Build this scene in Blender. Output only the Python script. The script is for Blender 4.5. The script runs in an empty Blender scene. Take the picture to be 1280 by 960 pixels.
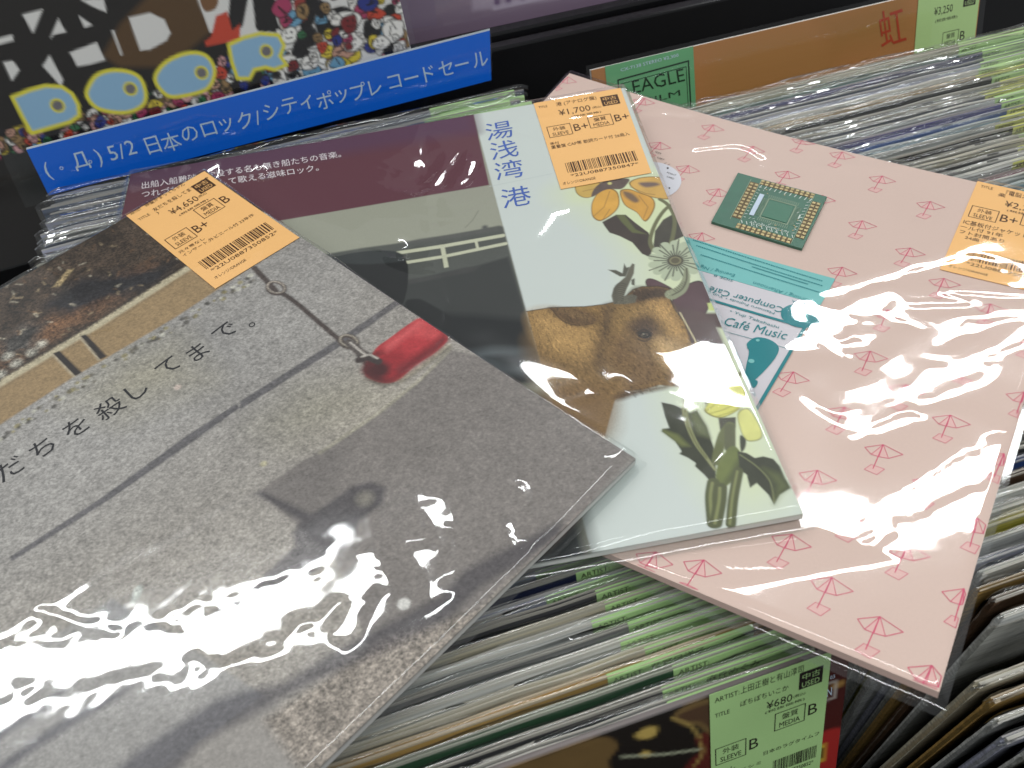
import bpy, math, random
import numpy as np

# ------------------------------------------------------------------ camera solve (bin frame: X along the record edges, Y to the back)
S = 0.315
ZB = 0.85                                   # height of the record tops above the shop floor
FIT_CAM = np.array([2.33775522, .644449757, -.352724490, .0892320757, -.0407327705, .432622290])
FPX = 1038.121
BIN_ANGLE = math.radians(50)
SLEEVES = {  # x, y, heading, z, tilt x, tilt y, bend u, bend v, twist
    'pink':  [0, 0, 0, .008678740, .00236646446, -.0290886841, .188842071, .112694832, .345940816],
    'white': [-.123820874, -.0892291951, .691449430, .0157963284, .0437941658, -.0554694818, .00881785998, .186417943, .0708535296],
    'dark':  [-.152752106, -.243613427, 1.38456593, .0271587022, .0129758284, -.00134922447, .0189734256, .110180519, -.171110585]}

def rot(rv):
    rv = np.array(rv, float); a = np.linalg.norm(rv)
    if a < 1e-12: return np.eye(3)
    k = rv / a; K = np.array([[0, -k[2], k[1]], [k[2], 0, -k[0]], [-k[1], k[0], 0]])
    return np.eye(3) + math.sin(a) * K + (1 - math.cos(a)) * K @ K

RB = rot([0, 0, -BIN_ANGLE])                # fit frame -> bin frame
RC = rot(FIT_CAM[:3]) @ RB.T                # bin frame -> camera axes (x right, y down, z forward)
CAM = RB @ (-rot(FIT_CAM[:3]).T @ FIT_CAM[3:6]) + np.array([0, 0, ZB])

def project(p):
    q = (np.asarray(p) - CAM) @ RC.T
    return np.stack([FPX * q[..., 0] / q[..., 2] + 640, FPX * q[..., 1] / q[..., 2] + 480], -1)

def ray(x, y): return RC.T @ np.array([(x - 640) / FPX, (y - 480) / FPX, 1.0])
def on_z(x, y, z):
    d = ray(x, y); return CAM + d * (ZB + z - CAM[2]) / d[2]
def on_y(x, y, Y):
    d = ray(x, y); return CAM + d * (Y - CAM[1]) / d[1]

# ------------------------------------------------------------------ scene, camera, light
from mathutils import Matrix, Vector
scene = bpy.context.scene
COL = scene.collection
cam_data = bpy.data.cameras.new('camera'); cam = bpy.data.objects.new('camera', cam_data); COL.objects.link(cam)
cam_data.sensor_width = 36; cam_data.lens = 36 * FPX / 1280
cam_data.clip_start = .01; cam_data.clip_end = 50
M = np.eye(4); M[:3, 0] = RC[0]; M[:3, 1] = -RC[1]; M[:3, 2] = -RC[2]; M[:3, 3] = CAM
cam.matrix_world = Matrix(M.tolist())
cam_data.dof.use_dof = True; cam_data.dof.focus_distance = .42; cam_data.dof.aperture_fstop = 18
scene.camera = cam

world = bpy.data.worlds.new('World'); scene.world = world; world.use_nodes = True
bg = world.node_tree.nodes['Background']
bg.inputs[0].default_value = (.96, .985, 1, 1); bg.inputs[1].default_value = .25

def strip_lamp(x, y, z, sx, sy, watts, colour=(.97, .99, 1)):
    l = bpy.data.lights.new('ceiling_strip', 'AREA'); l.shape = 'RECTANGLE'; l.size = sx; l.size_y = sy
    l.energy = watts; l.color = colour
    o = bpy.data.objects.new('ceiling_strip', l); o.location = (x, y, z); COL.objects.link(o)
H = ZB + 1.9
strip_lamp(-1.03, 1.13, H, 1.65, .09, 16)            # the two staggered fluorescent fittings the bags mirror
strip_lamp(1.24, 1.40, H, 1.50, .15, 23)
strip_lamp(0, -.9, H, 4.0, .17, 40)
strip_lamp(.3, 3.3, H, 4.0, .17, 45)
scene.view_settings.view_transform = 'Standard'; scene.view_settings.look = 'None'
scene.view_settings.exposure = .12; scene.view_settings.gamma = 1
scene.cycles.transparent_max_bounces = 32; scene.cycles.max_bounces = 10
scene.cycles.caustics_reflective = False; scene.cycles.caustics_refractive = False
scene.cycles.sample_clamp_indirect = 6

# ------------------------------------------------------------------ materials
def lin(c):
    c = np.asarray(c, float) / 255.0
    return np.where(c <= .04045, c / 12.92, ((c + .055) / 1.055) ** 2.4)
def rgba(c): return (*[float(x) for x in lin(c)], 1)

MATS = {}
def nodes(name):
    m = bpy.data.materials.new(name); m.use_nodes = True; MATS[name] = m
    t = m.node_tree; return m, t, t.nodes['Principled BSDF']
def N(t, typ, **kw):
    n = t.nodes.new(typ)
    for k, v in kw.items():
        if k in n.inputs: n.inputs[k].default_value = v
        else: setattr(n, k, v)
    return n
def plain(name, c, rough=.6, spec=.3, var=.08, scale=60, metal=0):
    if name in MATS: return MATS[name]
    m, t, b = nodes(name)
    tc = N(t, 'ShaderNodeTexCoord'); nz = N(t, 'ShaderNodeTexNoise', Scale=scale, Detail=4.0)
    t.links.new(tc.outputs['Object'], nz.inputs['Vector'])
    mx = N(t, 'ShaderNodeMix', data_type='RGBA'); c = np.asarray(c, float)
    mx.inputs[6].default_value = rgba(np.clip(c * (1 - var), 0, 255)); mx.inputs[7].default_value = rgba(np.clip(c * (1 + var), 0, 255))
    t.links.new(nz.outputs['Fac'], mx.inputs[0]); t.links.new(mx.outputs[2], b.inputs['Base Color'])
    b.inputs['Roughness'].default_value = rough; b.inputs['Specular IOR Level'].default_value = spec; b.inputs['Metallic'].default_value = metal
    return m
def painted(name, rough=.55, spec=.25, grain=0, grain_scale=900, fine=0):
    """colour attribute (the print's large shapes) times procedural print grain"""
    if name in MATS: return MATS[name]
    m, t, b = nodes(name)
    at = N(t, 'ShaderNodeAttribute', attribute_name='paint'); gr = N(t, 'ShaderNodeAttribute', attribute_name='grain')
    uv = N(t, 'ShaderNodeUVMap')
    n1 = N(t, 'ShaderNodeTexNoise', Scale=grain_scale, Detail=5.0, Roughness=.75)
    t.links.new(uv.outputs[0], n1.inputs['Vector'])
    a = N(t, 'ShaderNodeMath', operation='SUBTRACT'); a.inputs[1].default_value = .5; t.links.new(n1.outputs['Fac'], a.inputs[0])
    g = N(t, 'ShaderNodeMath', operation='MULTIPLY'); t.links.new(a.outputs[0], g.inputs[0]); t.links.new(gr.outputs['Fac'], g.inputs[1])
    s = N(t, 'ShaderNodeMath', operation='MULTIPLY_ADD'); s.inputs[1].default_value = grain; s.inputs[2].default_value = 1; t.links.new(g.outputs[0], s.inputs[0])
    mul = N(t, 'ShaderNodeVectorMath', operation='SCALE'); t.links.new(at.outputs['Color'], mul.inputs[0]); t.links.new(s.outputs[0], mul.inputs['Scale'])
    t.links.new(mul.outputs[0], b.inputs['Base Color'])
    b.inputs['Roughness'].default_value = rough; b.inputs['Specular IOR Level'].default_value = spec
    return m
def film(name, rough=.05, gain=1.6, bump=.0, bscale=40, haze=.14, tint=(.97, .98, .98)):
    m, t, b = nodes(name); t.nodes.remove(b); out = t.nodes['Material Output']
    tr = N(t, 'ShaderNodeBsdfTransparent'); tr.inputs[0].default_value = (*tint, 1)
    gl = N(t, 'ShaderNodeBsdfGlossy'); gl.inputs['Roughness'].default_value = rough; gl.inputs['Color'].default_value = (1, 1, 1, 1)
    fr = N(t, 'ShaderNodeFresnel'); ge = N(t, 'ShaderNodeNewGeometry'); io = N(t, 'ShaderNodeMath', operation='MULTIPLY_ADD'); io.inputs[1].default_value = 1 / 1.5 - 1.5; io.inputs[2].default_value = 1.5
    t.links.new(ge.outputs['Backfacing'], io.inputs[0]); t.links.new(io.outputs[0], fr.inputs['IOR']); mu = N(t, 'ShaderNodeMath', operation='MULTIPLY', use_clamp=True); mu.inputs[1].default_value = gain
    t.links.new(fr.outputs[0], mu.inputs[0]); mx = N(t, 'ShaderNodeMixShader')
    g2 = N(t, 'ShaderNodeBsdfGlossy'); g2.inputs['Roughness'].default_value = haze; g2.inputs['Color'].default_value = (1, 1, 1, 1); m2 = N(t, 'ShaderNodeMixShader'); m2.inputs[0].default_value = .13
    t.links.new(gl.outputs[0], m2.inputs[1]); t.links.new(g2.outputs[0], m2.inputs[2])
    t.links.new(mu.outputs[0], mx.inputs[0]); t.links.new(tr.outputs[0], mx.inputs[1]); t.links.new(m2.outputs[0], mx.inputs[2])
    t.links.new(mx.outputs[0], out.inputs['Surface'])
    if bump:
        tc = N(t, 'ShaderNodeTexCoord'); nz = N(t, 'ShaderNodeTexNoise', Scale=bscale, Detail=3.0)
        t.links.new(tc.outputs['Object'], nz.inputs['Vector'])
        bp = N(t, 'ShaderNodeBump', Strength=1.0, Distance=bump); t.links.new(nz.outputs['Fac'], bp.inputs['Height'])
        t.links.new(bp.outputs[0], gl.inputs['Normal']); t.links.new(bp.outputs[0], g2.inputs['Normal']); t.links.new(bp.outputs[0], fr.inputs['Normal'])
    return m
INK = plain('black_ink', (38, 30, 28), .6, .2, .1)
INK_BROWN = plain('tag_ink', (72, 44, 22), .6, .2, .1)
ORANGE = plain('orange_card', (246, 190, 122), .7, .15, .015, 25)
GREEN = plain('green_card', (178, 216, 146), .65, .2, .02, 30)
LIME = plain('lime_card', (190, 222, 150), .65, .2, .03, 30)
YELLOW = plain('yellow_card', (206, 206, 118), .65, .2, .03, 30)
BLACK = plain('black_laminate', (17, 17, 19), .45, .35, .25, 20)
FILM = film('clear_bag_film', .035, 1.1)
FILM_SOFT = film('clear_bag_film_soft', .04, 1.15)
FILM_CRINKLE = film('crinkled_bag_film', .035, 1.5, .0003, 120)
ACRYLIC = film('clear_acrylic', .03, .6, tint=(.93, .95, .95))

# ------------------------------------------------------------------ object helpers
def link(name, me, parent=None, mat=None, **props):
    o = bpy.data.objects.new(name, me); COL.objects.link(o)
    if mat is not None and me is not None and not me.materials: me.materials.append(mat)
    if parent is not None: o.parent = parent
    for k, v in props.items(): o[k] = v
    return o
def empty(name, loc, label, category, group=None):
    o = bpy.data.objects.new(name, None); COL.objects.link(o); o.location = loc; o.empty_display_size = .02
    o['label'] = label; o['category'] = category
    if group: o['group'] = group
    return o
def mesh(name, verts, faces, smooth=False):
    me = bpy.data.meshes.new(name); me.from_pydata([tuple(map(float, v)) for v in verts], [], faces)
    if smooth: me.polygons.foreach_set('use_smooth', [True] * len(me.polygons))
    me.update(); return me
def quad_mesh(name, V, Q, smooth=True):
    me = bpy.data.meshes.new(name); V = np.asarray(V, np.float32); Q = np.asarray(Q, np.int32)
    me.vertices.add(len(V)); me.vertices.foreach_set('co', V.ravel())
    me.loops.add(Q.size); me.loops.foreach_set('vertex_index', Q.ravel())
    me.polygons.add(len(Q)); me.polygons.foreach_set('loop_start', np.arange(0, Q.size, 4, dtype=np.int32))
    me.polygons.foreach_set('use_smooth', np.full(len(Q), smooth))
    me.update(); me.validate(); return me
def grid_quads(n, m, off=0):
    i = np.arange(n * m).reshape(n, m) + off      # n rows (v), m columns (u)
    return np.stack([i[:-1, :-1], i[1:, :-1], i[1:, 1:], i[:-1, 1:]], -1).reshape(-1, 4)

# ------------------------------------------------------------------ surfaces: (u, v) in metres from the print's top left corner, w above it
class Surface:
    def inv(self, pts):
        pts = np.atleast_2d(np.asarray(pts, float)); uv = np.full(pts.shape, S / 2)
        for _ in range(14):
            r = project(self.pt(uv[:, 0], uv[:, 1])) - pts; e = 1e-5
            a = (project(self.pt(uv[:, 0] + e, uv[:, 1])) - pts - r) / e; b = (project(self.pt(uv[:, 0], uv[:, 1] + e)) - pts - r) / e
            det = a[:, 0] * b[:, 1] - a[:, 1] * b[:, 0]
            uv = uv - np.stack([(r[:, 0] * b[:, 1] - r[:, 1] * b[:, 0]) / det, (a[:, 0] * r[:, 1] - a[:, 1] * r[:, 0]) / det], -1)
        return uv
class BentSleeve(Surface):
    def __init__(self, s):
        x, y, th, z, tx, ty, a, b, c = s; self.k = (a * .1, b * .1, c * .1)
        self.R = RB @ rot([0, 0, th]) @ rot([tx, ty, 0]); self.o = RB @ np.array([x, y, z]) + np.array([0, 0, ZB])
    def pt(self, u, v, w=0):
        u, v, w = np.broadcast_arrays(np.asarray(u, float), np.asarray(v, float), np.asarray(w, float))
        a, b, c = self.k; du = np.clip(u / S - .5, -.6, .6); dv = np.clip(v / S - .5, -.6, .6)
        gx = (2 * a * du + c * dv) / S; gy = -(2 * b * dv + c * du) / S
        L = np.stack([u - S / 2 - gx * w, -(v - S / 2) - gy * w, a * du * du + b * dv * dv + c * du * dv + w], -1)
        return L @ self.R.T + self.o
class FlatFace(Surface):
    def __init__(self, o, ex, ed):
        self.o = np.asarray(o, float); self.ex = np.asarray(ex, float); self.ed = np.asarray(ed, float)
        self.n = np.cross(self.ed, self.ex); self.n /= np.linalg.norm(self.n)
    def pt(self, u, v, w=0):
        u, v, w = np.broadcast_arrays(np.asarray(u, float), np.asarray(v, float), np.asarray(w, float))
        return self.o + u[..., None] * self.ex + v[..., None] * self.ed + w[..., None] * self.n

def value_noise(U, V, scale, seed, octaves=3, gain=.5):
    out = np.zeros_like(U); amp = 1; tot = 0
    for o in range(octaves):
        rs = np.random.RandomState(seed * 31 + o); T = rs.rand(64, 64)
        x = U * scale * 2 ** o + 7.3 * o; y = V * scale * 2 ** o + 3.1 * o
        xi = np.floor(x).astype(int); yi = np.floor(y).astype(int); fx = x - xi; fy = y - yi
        fx = fx * fx * (3 - 2 * fx); fy = fy * fy * (3 - 2 * fy)
        g = lambda i, j: T[(yi + j) % 64, (xi + i) % 64]
        out += amp * ((g(0, 0) * (1 - fx) + g(1, 0) * fx) * (1 - fy) + (g(0, 1) * (1 - fx) + g(1, 1) * fx) * fy); tot += amp; amp *= gain
    return out / tot
def seg_dist(U, V, pts, closed=False, widths=None):
    """distance to a polyline (and the width at the nearest point)"""
    best = np.full(U.shape, 1e9); wbest = np.zeros(U.shape); n = len(pts)
    for i in range(n if closed else n - 1):
        a = pts[i]; b = pts[(i + 1) % n]; d = b - a; L2 = d @ d + 1e-18
        t = np.clip(((U - a[0]) * d[0] + (V - a[1]) * d[1]) / L2, 0, 1)
        q = np.hypot(U - a[0] - t * d[0], V - a[1] - t * d[1])
        if widths is not None:
            w = widths[i] + (widths[min(i + 1, n - 1)] - widths[i]) * t; k = q - w < best - wbest; best = np.where(k, q, best); wbest = np.where(k, w, wbest)
        else: best = np.minimum(best, q)
    return best, wbest
def catmull(p, closed=True, sub=5):
    p = np.asarray(p, float); n = len(p); out = []
    for i in range(n if closed else n - 1):
        g = (lambda k: p[k % n]) if closed else (lambda k: p[min(max(k, 0), n - 1)])
        a, b, c, d = g(i - 1), g(i), g(i + 1), g(i + 2)
        for t in np.arange(sub) / sub:
            out.append(.5 * (2 * b + (c - a) * t + (2 * a - 5 * b + 4 * c - d) * t * t + (3 * b - a - 3 * c + d) * t ** 3))
    if not closed: out.append(p[-1])
    return np.array(out)

class Canvas:
    """paints a print onto the vertices of a surface grid; points are photo pixels turned into print positions"""
    def __init__(self, surf, u0, v0, u1, v1, step, base=(255, 255, 255), grain=0.0):
        self.s = surf; self.nu = int(round((u1 - u0) / step)) + 1; self.nv = int(round((v1 - v0) / step)) + 1; self.step = step
        self.u = np.linspace(u0, u1, self.nu); self.v = np.linspace(v0, v1, self.nv); self.U, self.V = np.meshgrid(self.u, self.v)
        self.c = np.zeros(self.U.shape + (3,)) + lin(base); self.g = np.full(self.U.shape, float(grain)); self.seed = 0
    def box(self, p, pad):
        i0, i1 = np.searchsorted(self.u, [p[:, 0].min() - pad, p[:, 0].max() + pad]); j0, j1 = np.searchsorted(self.v, [p[:, 1].min() - pad, p[:, 1].max() + pad])
        return slice(j0, j1), slice(i0, i1)
    def lay(self, sl, a, colour, var=0, vscale=300, grain=None):
        col = lin(colour) * np.ones(a.shape + (3,))
        if var:
            self.seed += 1; col = col * (1 + var * (value_noise(self.U[sl], self.V[sl], vscale, self.seed, 3)[..., None] - .5) * 2)
        self.c[sl] = self.c[sl] * (1 - a[..., None]) + col * a[..., None]
        if grain is not None: self.g[sl] = self.g[sl] * (1 - a) + grain * a
    def poly(self, px, colour, soft=None, alpha=1, smooth=False, uv=False, wob=0, **kw):
        p = np.asarray(px, float) if uv else self.s.inv(px)
        if smooth: p = catmull(p)
        soft = soft or self.step * 1.2; sl = self.box(p, soft + wob)
        U, V = self.U[sl], self.V[sl]
        if U.size == 0: return
        if wob:
            self.seed += 1; U = U + wob * (value_noise(U, V, 250, self.seed + 90, 3) - .5) * 2; V = V + wob * (value_noise(V, U, 250, self.seed + 50, 3) - .5) * 2
        ins = np.zeros(U.shape, bool); n = len(p)
        for i in range(n):
            a, b = p[i], p[(i + 1) % n]
            if a[1] == b[1]: continue
            ins ^= ((a[1] > V) != (b[1] > V)) & (U < (b[0] - a[0]) * (V - a[1]) / (b[1] - a[1]) + a[0])
        d, _ = seg_dist(U, V, p, True); sd = np.where(ins, -d, d)
        self.lay(sl, np.clip(.5 - sd / soft, 0, 1) * alpha, colour, **kw)
    def line(self, px, colour, w, soft=None, alpha=1, smooth=False, uv=False, **kw):
        """w in millimetres (one value or one per point)"""
        p = np.asarray(px, float) if uv else self.s.inv(px); w = np.broadcast_to(np.asarray(w, float) * .0005, (len(p),)) if np.ndim(w) == 0 else np.asarray(w, float) * .0005
        if smooth:
            q = catmull(p, False); w = np.interp(np.linspace(0, 1, len(q)), np.linspace(0, 1, len(p)), w); p = q
        soft = soft or self.step * 1.2; sl = self.box(p, soft + w.max())
        if self.U[sl].size == 0: return
        d, wb = seg_dist(self.U[sl], self.V[sl], p, False, w)
        self.lay(sl, np.clip(.5 - (d - wb) / soft, 0, 1) * alpha, colour, **kw)
    def dot(self, px, r, colour, soft=None, alpha=1, squash=1, uv=False, **kw):
        p = np.asarray([px], float) if uv else self.s.inv([px]); r *= .001; soft = soft or self.step * 1.2; sl = self.box(p, r * max(1, squash) + soft)
        d = np.hypot(self.U[sl] - p[0, 0], (self.V[sl] - p[0, 1]) / squash)
        self.lay(sl, np.clip(.5 - (d - r) / soft, 0, 1) * alpha, colour, **kw)
    def shade(self, px, factor, soft, uv=False, smooth=False):
        """multiply (a shadow inside the printed photograph)"""
        p = np.asarray(px, float) if uv else self.s.inv(px)
        if smooth: p = catmull(p)
        sl = self.box(p, soft); U, V = self.U[sl], self.V[sl]
        if U.size == 0: return
        ins = np.zeros(U.shape, bool)
        for i in range(len(p)):
            a, b = p[i], p[(i + 1) % len(p)]
            if a[1] == b[1]: continue
            ins ^= ((a[1] > V) != (b[1] > V)) & (U < (b[0] - a[0]) * (V - a[1]) / (b[1] - a[1]) + a[0])
        d, _ = seg_dist(U, V, p, True); a = np.clip(.5 - np.where(ins, -d, d) / soft, 0, 1)[..., None]
        self.c[sl] *= 1 + (np.asarray(factor) - 1) * a
    def build(self, name, parent, mat, thick=.0035, edge=(226, 222, 214), w=0, sub=True):
        nu, nv = self.nu, self.nv; o = root_offset(parent)
        top = self.s.pt(self.U.ravel(), self.V.ravel(), w)
        ring = np.concatenate([np.arange(nu), np.arange(1, nv) * nu + nu - 1, (nv - 1) * nu + np.arange(nu - 2, -1, -1), np.arange(nv - 2, 0, -1) * nu])
        rim = self.s.pt(self.U.ravel()[ring], self.V.ravel()[ring], w - thick * .5); bot = self.s.pt(self.U.ravel()[ring], self.V.ravel()[ring], w - thick)
        nt = nu * nv; k = len(ring); a = np.arange(k); b = (a + 1) % k
        low_u = np.linspace(self.u[0], self.u[-1], 13); low_v = np.linspace(self.v[0], self.v[-1], 13); LU, LV = np.meshgrid(low_u, low_v)
        under = self.s.pt(LU.ravel(), LV.ravel(), w - thick)
        V = np.concatenate([top, rim, bot, under]) - o
        Q = np.concatenate([grid_quads(nv, nu), np.stack([ring[b], nt + b, nt + a, ring[a]], -1)[:, ::-1], np.stack([nt + b, nt + k + b, nt + k + a, nt + a], -1)[:, ::-1], grid_quads(13, 13, nt + 2 * k)[:, ::-1]])
        me = quad_mesh(name, V, Q, False)
        c = np.ones((len(V), 4)); c[:nt, :3] = np.clip(self.c.reshape(-1, 3), 0, 1); c[nt:, :3] = lin(edge)
        me.color_attributes.new('paint', 'FLOAT_COLOR', 'POINT').data.foreach_set('color', c.astype(np.float32).ravel())
        g = np.zeros(len(V)); g[:nt] = self.g.ravel(); me.attributes.new('grain', 'FLOAT', 'POINT').data.foreach_set('value', g.astype(np.float32))
        uvv = np.zeros((len(V), 2)); uvv[:nt, 0] = self.U.ravel(); uvv[:nt, 1] = self.V.ravel()
        li = np.zeros(len(me.loops), np.int32); me.loops.foreach_get('vertex_index', li)
        me.uv_layers.new(name='UVMap').data.foreach_set('uv', uvv[li].astype(np.float32).ravel())
        return link(name, me, parent, mat)

# ------------------------------------------------------------------ lettering
GLYPH = {}
def glyphs(s):
    if s not in GLYPH:
        c = bpy.data.curves.new('lettering', 'FONT'); c.body = s; c.size = 1; c.resolution_u = 2
        o = bpy.data.objects.new('lettering', c); me = bpy.data.meshes.new_from_object(o)
        V = np.zeros(len(me.vertices) * 3); me.vertices.foreach_get('co', V); V = V.reshape(-1, 3)[:, :2]
        F = [tuple(p.vertices) for p in me.polygons]; bpy.data.objects.remove(o); bpy.data.curves.remove(c); bpy.data.meshes.remove(me)
        GLYPH[s] = (V, F)
    return GLYPH[s]
class Print:
    """collects lettering, bars and frames printed on one surface into one mesh"""
    def __init__(self, surf, w): self.s = surf; self.w = w; self.V = []; self.F = []
    def add(self, uv, F, w=None):
        n = sum(len(v) for v in self.V); self.V.append(self.s.pt(uv[:, 0], uv[:, 1], self.w if w is None else w)); self.F += [tuple(i + n for i in f) for f in F]
    def text_uv(self, s, o, right, up, fit=True):
        """box of the text's own ink: origin o, full width vector right, full height vector up (print metres)"""
        V, F = glyphs(s)
        if not len(V): return
        a = V.min(0); b = V.max(0); q = (V - a) / np.maximum(b - a, 1e-6)
        self.add(np.asarray(o) + q[:, :1] * np.asarray(right) + q[:, 1:] * np.asarray(up), F)
    def text_px(self, s, bl, br, tl):
        p = self.s.inv([bl, br, tl]); self.text_uv(s, p[0], p[1] - p[0], p[2] - p[0])
    def glyph_px(self, ch, c, size_mm, ang=0, aspect=1):
        """one glyph in its em square centred on pixel c"""
        V, F = glyphs(ch); p = self.s.inv([c])[0]; h = size_mm * .001; q = (V - np.array([.5, .38])) * h
        q = q * np.array([aspect, 1]); ca, sa = math.cos(ang), math.sin(ang)
        self.add(np.stack([p[0] + q[:, 0] * ca + q[:, 1] * sa, p[1] - (q[:, 1] * ca - q[:, 0] * sa)], -1), F)
    def quad(self, p): self.add(np.asarray(p, float), [(0, 1, 2, 3)])
    def stroke(self, pts, w):
        for a, b in zip(pts[:-1], pts[1:]):
            a = np.asarray(a, float); b = np.asarray(b, float); d = b - a; d /= np.linalg.norm(d) + 1e-12; n = np.array([-d[1], d[0]]) * w * .5
            m = max(1, int(np.linalg.norm(b - a) / .02))
            for k in range(m):
                p = a + (b - a) * k / m; q = a + (b - a) * (k + 1) / m; self.quad([p - n - d * w * .3, p + n - d * w * .3, q + n + d * w * .3, q - n + d * w * .3])
    def build(self, name, parent, mat, **props):
        if not self.V: return None
        o = np.array(parent.matrix_basis.translation); par = parent
        while par.parent is not None: par = par.parent; o = o + np.array(par.matrix_basis.translation)
        V = np.concatenate(self.V) - o
        return link(name, mesh(name, V, self.F), parent, mat, **props)
def root_offset(parent):
    o = np.array(parent.matrix_basis.translation)
    while parent.parent is not None: parent = parent.parent; o = o + np.array(parent.matrix_basis.translation)
    return o
def sheet(name, surf, quad_uv, w, parent, mat, thick=.0002, nx=14, ny=18):
    """a thin card on a surface: quad_uv = TL, TR, BR, BL"""
    q = np.asarray(quad_uv, float); a, b = np.meshgrid(np.linspace(0, 1, nx), np.linspace(0, 1, ny))
    P = (q[0] * ((1 - a) * (1 - b))[..., None] + q[1] * (a * (1 - b))[..., None] + q[2] * (a * b)[..., None] + q[3] * ((1 - a) * b)[..., None]).reshape(-1, 2)
    V = np.concatenate([surf.pt(P[:, 0], P[:, 1], w), surf.pt(P[:, 0], P[:, 1], w - thick)]) - root_offset(parent)
    n = nx * ny; ring = np.concatenate([np.arange(nx), np.arange(1, ny) * nx + nx - 1, (ny - 1) * nx + np.arange(nx - 2, -1, -1), np.arange(ny - 2, 0, -1) * nx]); nb = np.roll(ring, -1)
    Q = np.concatenate([grid_quads(ny, nx), grid_quads(ny, nx, n)[:, ::-1], np.stack([ring, nb, nb + n, ring + n], -1)])
    return link(name, quad_mesh(name, V, Q, False), parent, mat)

def barcode(pr, o, right, up, seed):
    rs = random.Random(seed); x = 0
    while x < 1:
        w = rs.choice([.008, .008, .016, .022]); o2 = np.asarray(o) + np.asarray(right) * x
        if x + w <= 1: pr.quad([o2, o2 + np.asarray(right) * w, o2 + np.asarray(right) * w + np.asarray(up), o2 + np.asarray(up)])
        x += w + rs.choice([.009, .012, .02])
def price_tag(surf, quad, w, parent, mat, lines, grades, code, seed, ink=None, bars=(.12, .86, .66, .77)):
    """card with title lines, price, two grade boxes and a barcode; lines: (text, x, y, width, height) as fractions from the card's top left"""
    tag = sheet('price_tag', surf, quad, w, parent, mat); q = np.asarray(quad, float)
    f = lambda x, y: (q[0] * (1 - x) + q[1] * x) * (1 - y) + (q[3] * (1 - x) + q[2] * x) * y
    pr = Print(surf, w + .00012)
    T = lambda s, x, y, wd, ht: pr.text_uv(s, f(x, y), f(x + wd, y) - f(x, y), f(x, y - ht) - f(x, y))
    for l in lines: T(*l)
    wht = Print(surf, w + .0002)
    for s1, s2, g, x, y in grades:                         # framed grade box, then the grade
        bx = [f(x, y), f(x + .26, y), f(x + .26, y + .125), f(x, y + .125), f(x, y)]; pr.stroke(bx, .0004)
        T(s1, x + .06, y + .058, .14, .042); T(s2, x + .04, y + .112, .18, .036); T(g, x + .29, y + .10, .08 * len(g), .078)
    ux, uy, uw, uh = .74, .07, .2, .115                     # dark stamp with knocked-out letters
    pr.quad([f(ux, uy), f(ux, uy + uh), f(ux + uw, uy + uh), f(ux + uw, uy)])
    TW = lambda s, x, y, wd, ht: wht.text_uv(s, f(x, y), f(x + wd, y) - f(x, y), f(x, y - ht) - f(x, y))
    TW('中古', ux + .025, uy + .055, .15, .042); TW('USED', ux + .025, uy + .105, .15, .036)
    if code:
        x0, x1, y0, y1 = bars
        barcode(pr, f(x0, y1), f(x1, y1) - f(x0, y1), f(x0, y0) - f(x0, y1), seed)
        T(code, x0 + .02, y1 + .048, x1 - x0 - .04, .032)
    pr.build('lettering', tag, ink or INK_BROWN); wht.build('stamp_lettering', tag, mat)
    return tag

# ------------------------------------------------------------------ plastic bag over a lying sleeve
LAMPS = {'a': (-1.75, -.30, 1.13), 'b': (.58, 1.88, 1.40)}
def slope_to_lamp(surf, uv, key):
    """gradient the film needs at a spot for a glint of one ceiling fitting"""
    x0, x1, Y = LAMPS[key]; p = surf.pt(*uv); d = p - CAM; d /= np.linalg.norm(d); e = 1e-5
    tu = (surf.pt(uv[0] + e, uv[1]) - p) / e; tv = (surf.pt(uv[0], uv[1] + e) - p) / e; nn = np.cross(tv, tu); nn /= np.linalg.norm(nn); best = None
    for lx in np.linspace(x0, x1, 25):
        q = np.array([lx, Y, H]) - p; q /= np.linalg.norm(q); n = q - d; g = np.array([-(n @ tu) / (n @ nn), -(n @ tv) / (n @ nn)])
        if best is None or g @ g < best @ best: best = g
    return best
def facet(surf, U, V, px, a, key, k=1.0):
    """slopes of a fold along a line that catches a ceiling fitting, and where they apply"""
    p = surf.inv(px); p = catmull(p, False, 4) if len(p) > 2 else np.array([p[0] + (p[1] - p[0]) * t for t in np.linspace(0, 1, 5)])
    G = np.array([slope_to_lamp(surf, q, key) for q in p]) * k; a *= .001
    best = np.full(U.shape, 1e9); gx = np.zeros(U.shape); gy = np.zeros(U.shape)
    for i in range(len(p) - 1):
        d = p[i + 1] - p[i]; t = np.clip(((U - p[i, 0]) * d[0] + (V - p[i, 1]) * d[1]) / (d @ d + 1e-15), 0, 1)
        q = np.hypot(U - p[i, 0] - t * d[0], V - p[i, 1] - t * d[1]); m = q < best; best = np.where(m, q, best)
        gx = np.where(m, G[i, 0] + (G[i + 1, 0] - G[i, 0]) * t, gx); gy = np.where(m, G[i, 1] + (G[i + 1, 1] - G[i, 1]) * t, gy)
    wob = 1 + .7 * (value_noise(U + 3, V + 5, 130, int(a * 1e5) + len(px), 2) - .5) * 2          # ragged edges
    return gx, gy, np.exp(-(best / (a * wob)) ** 4)
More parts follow.
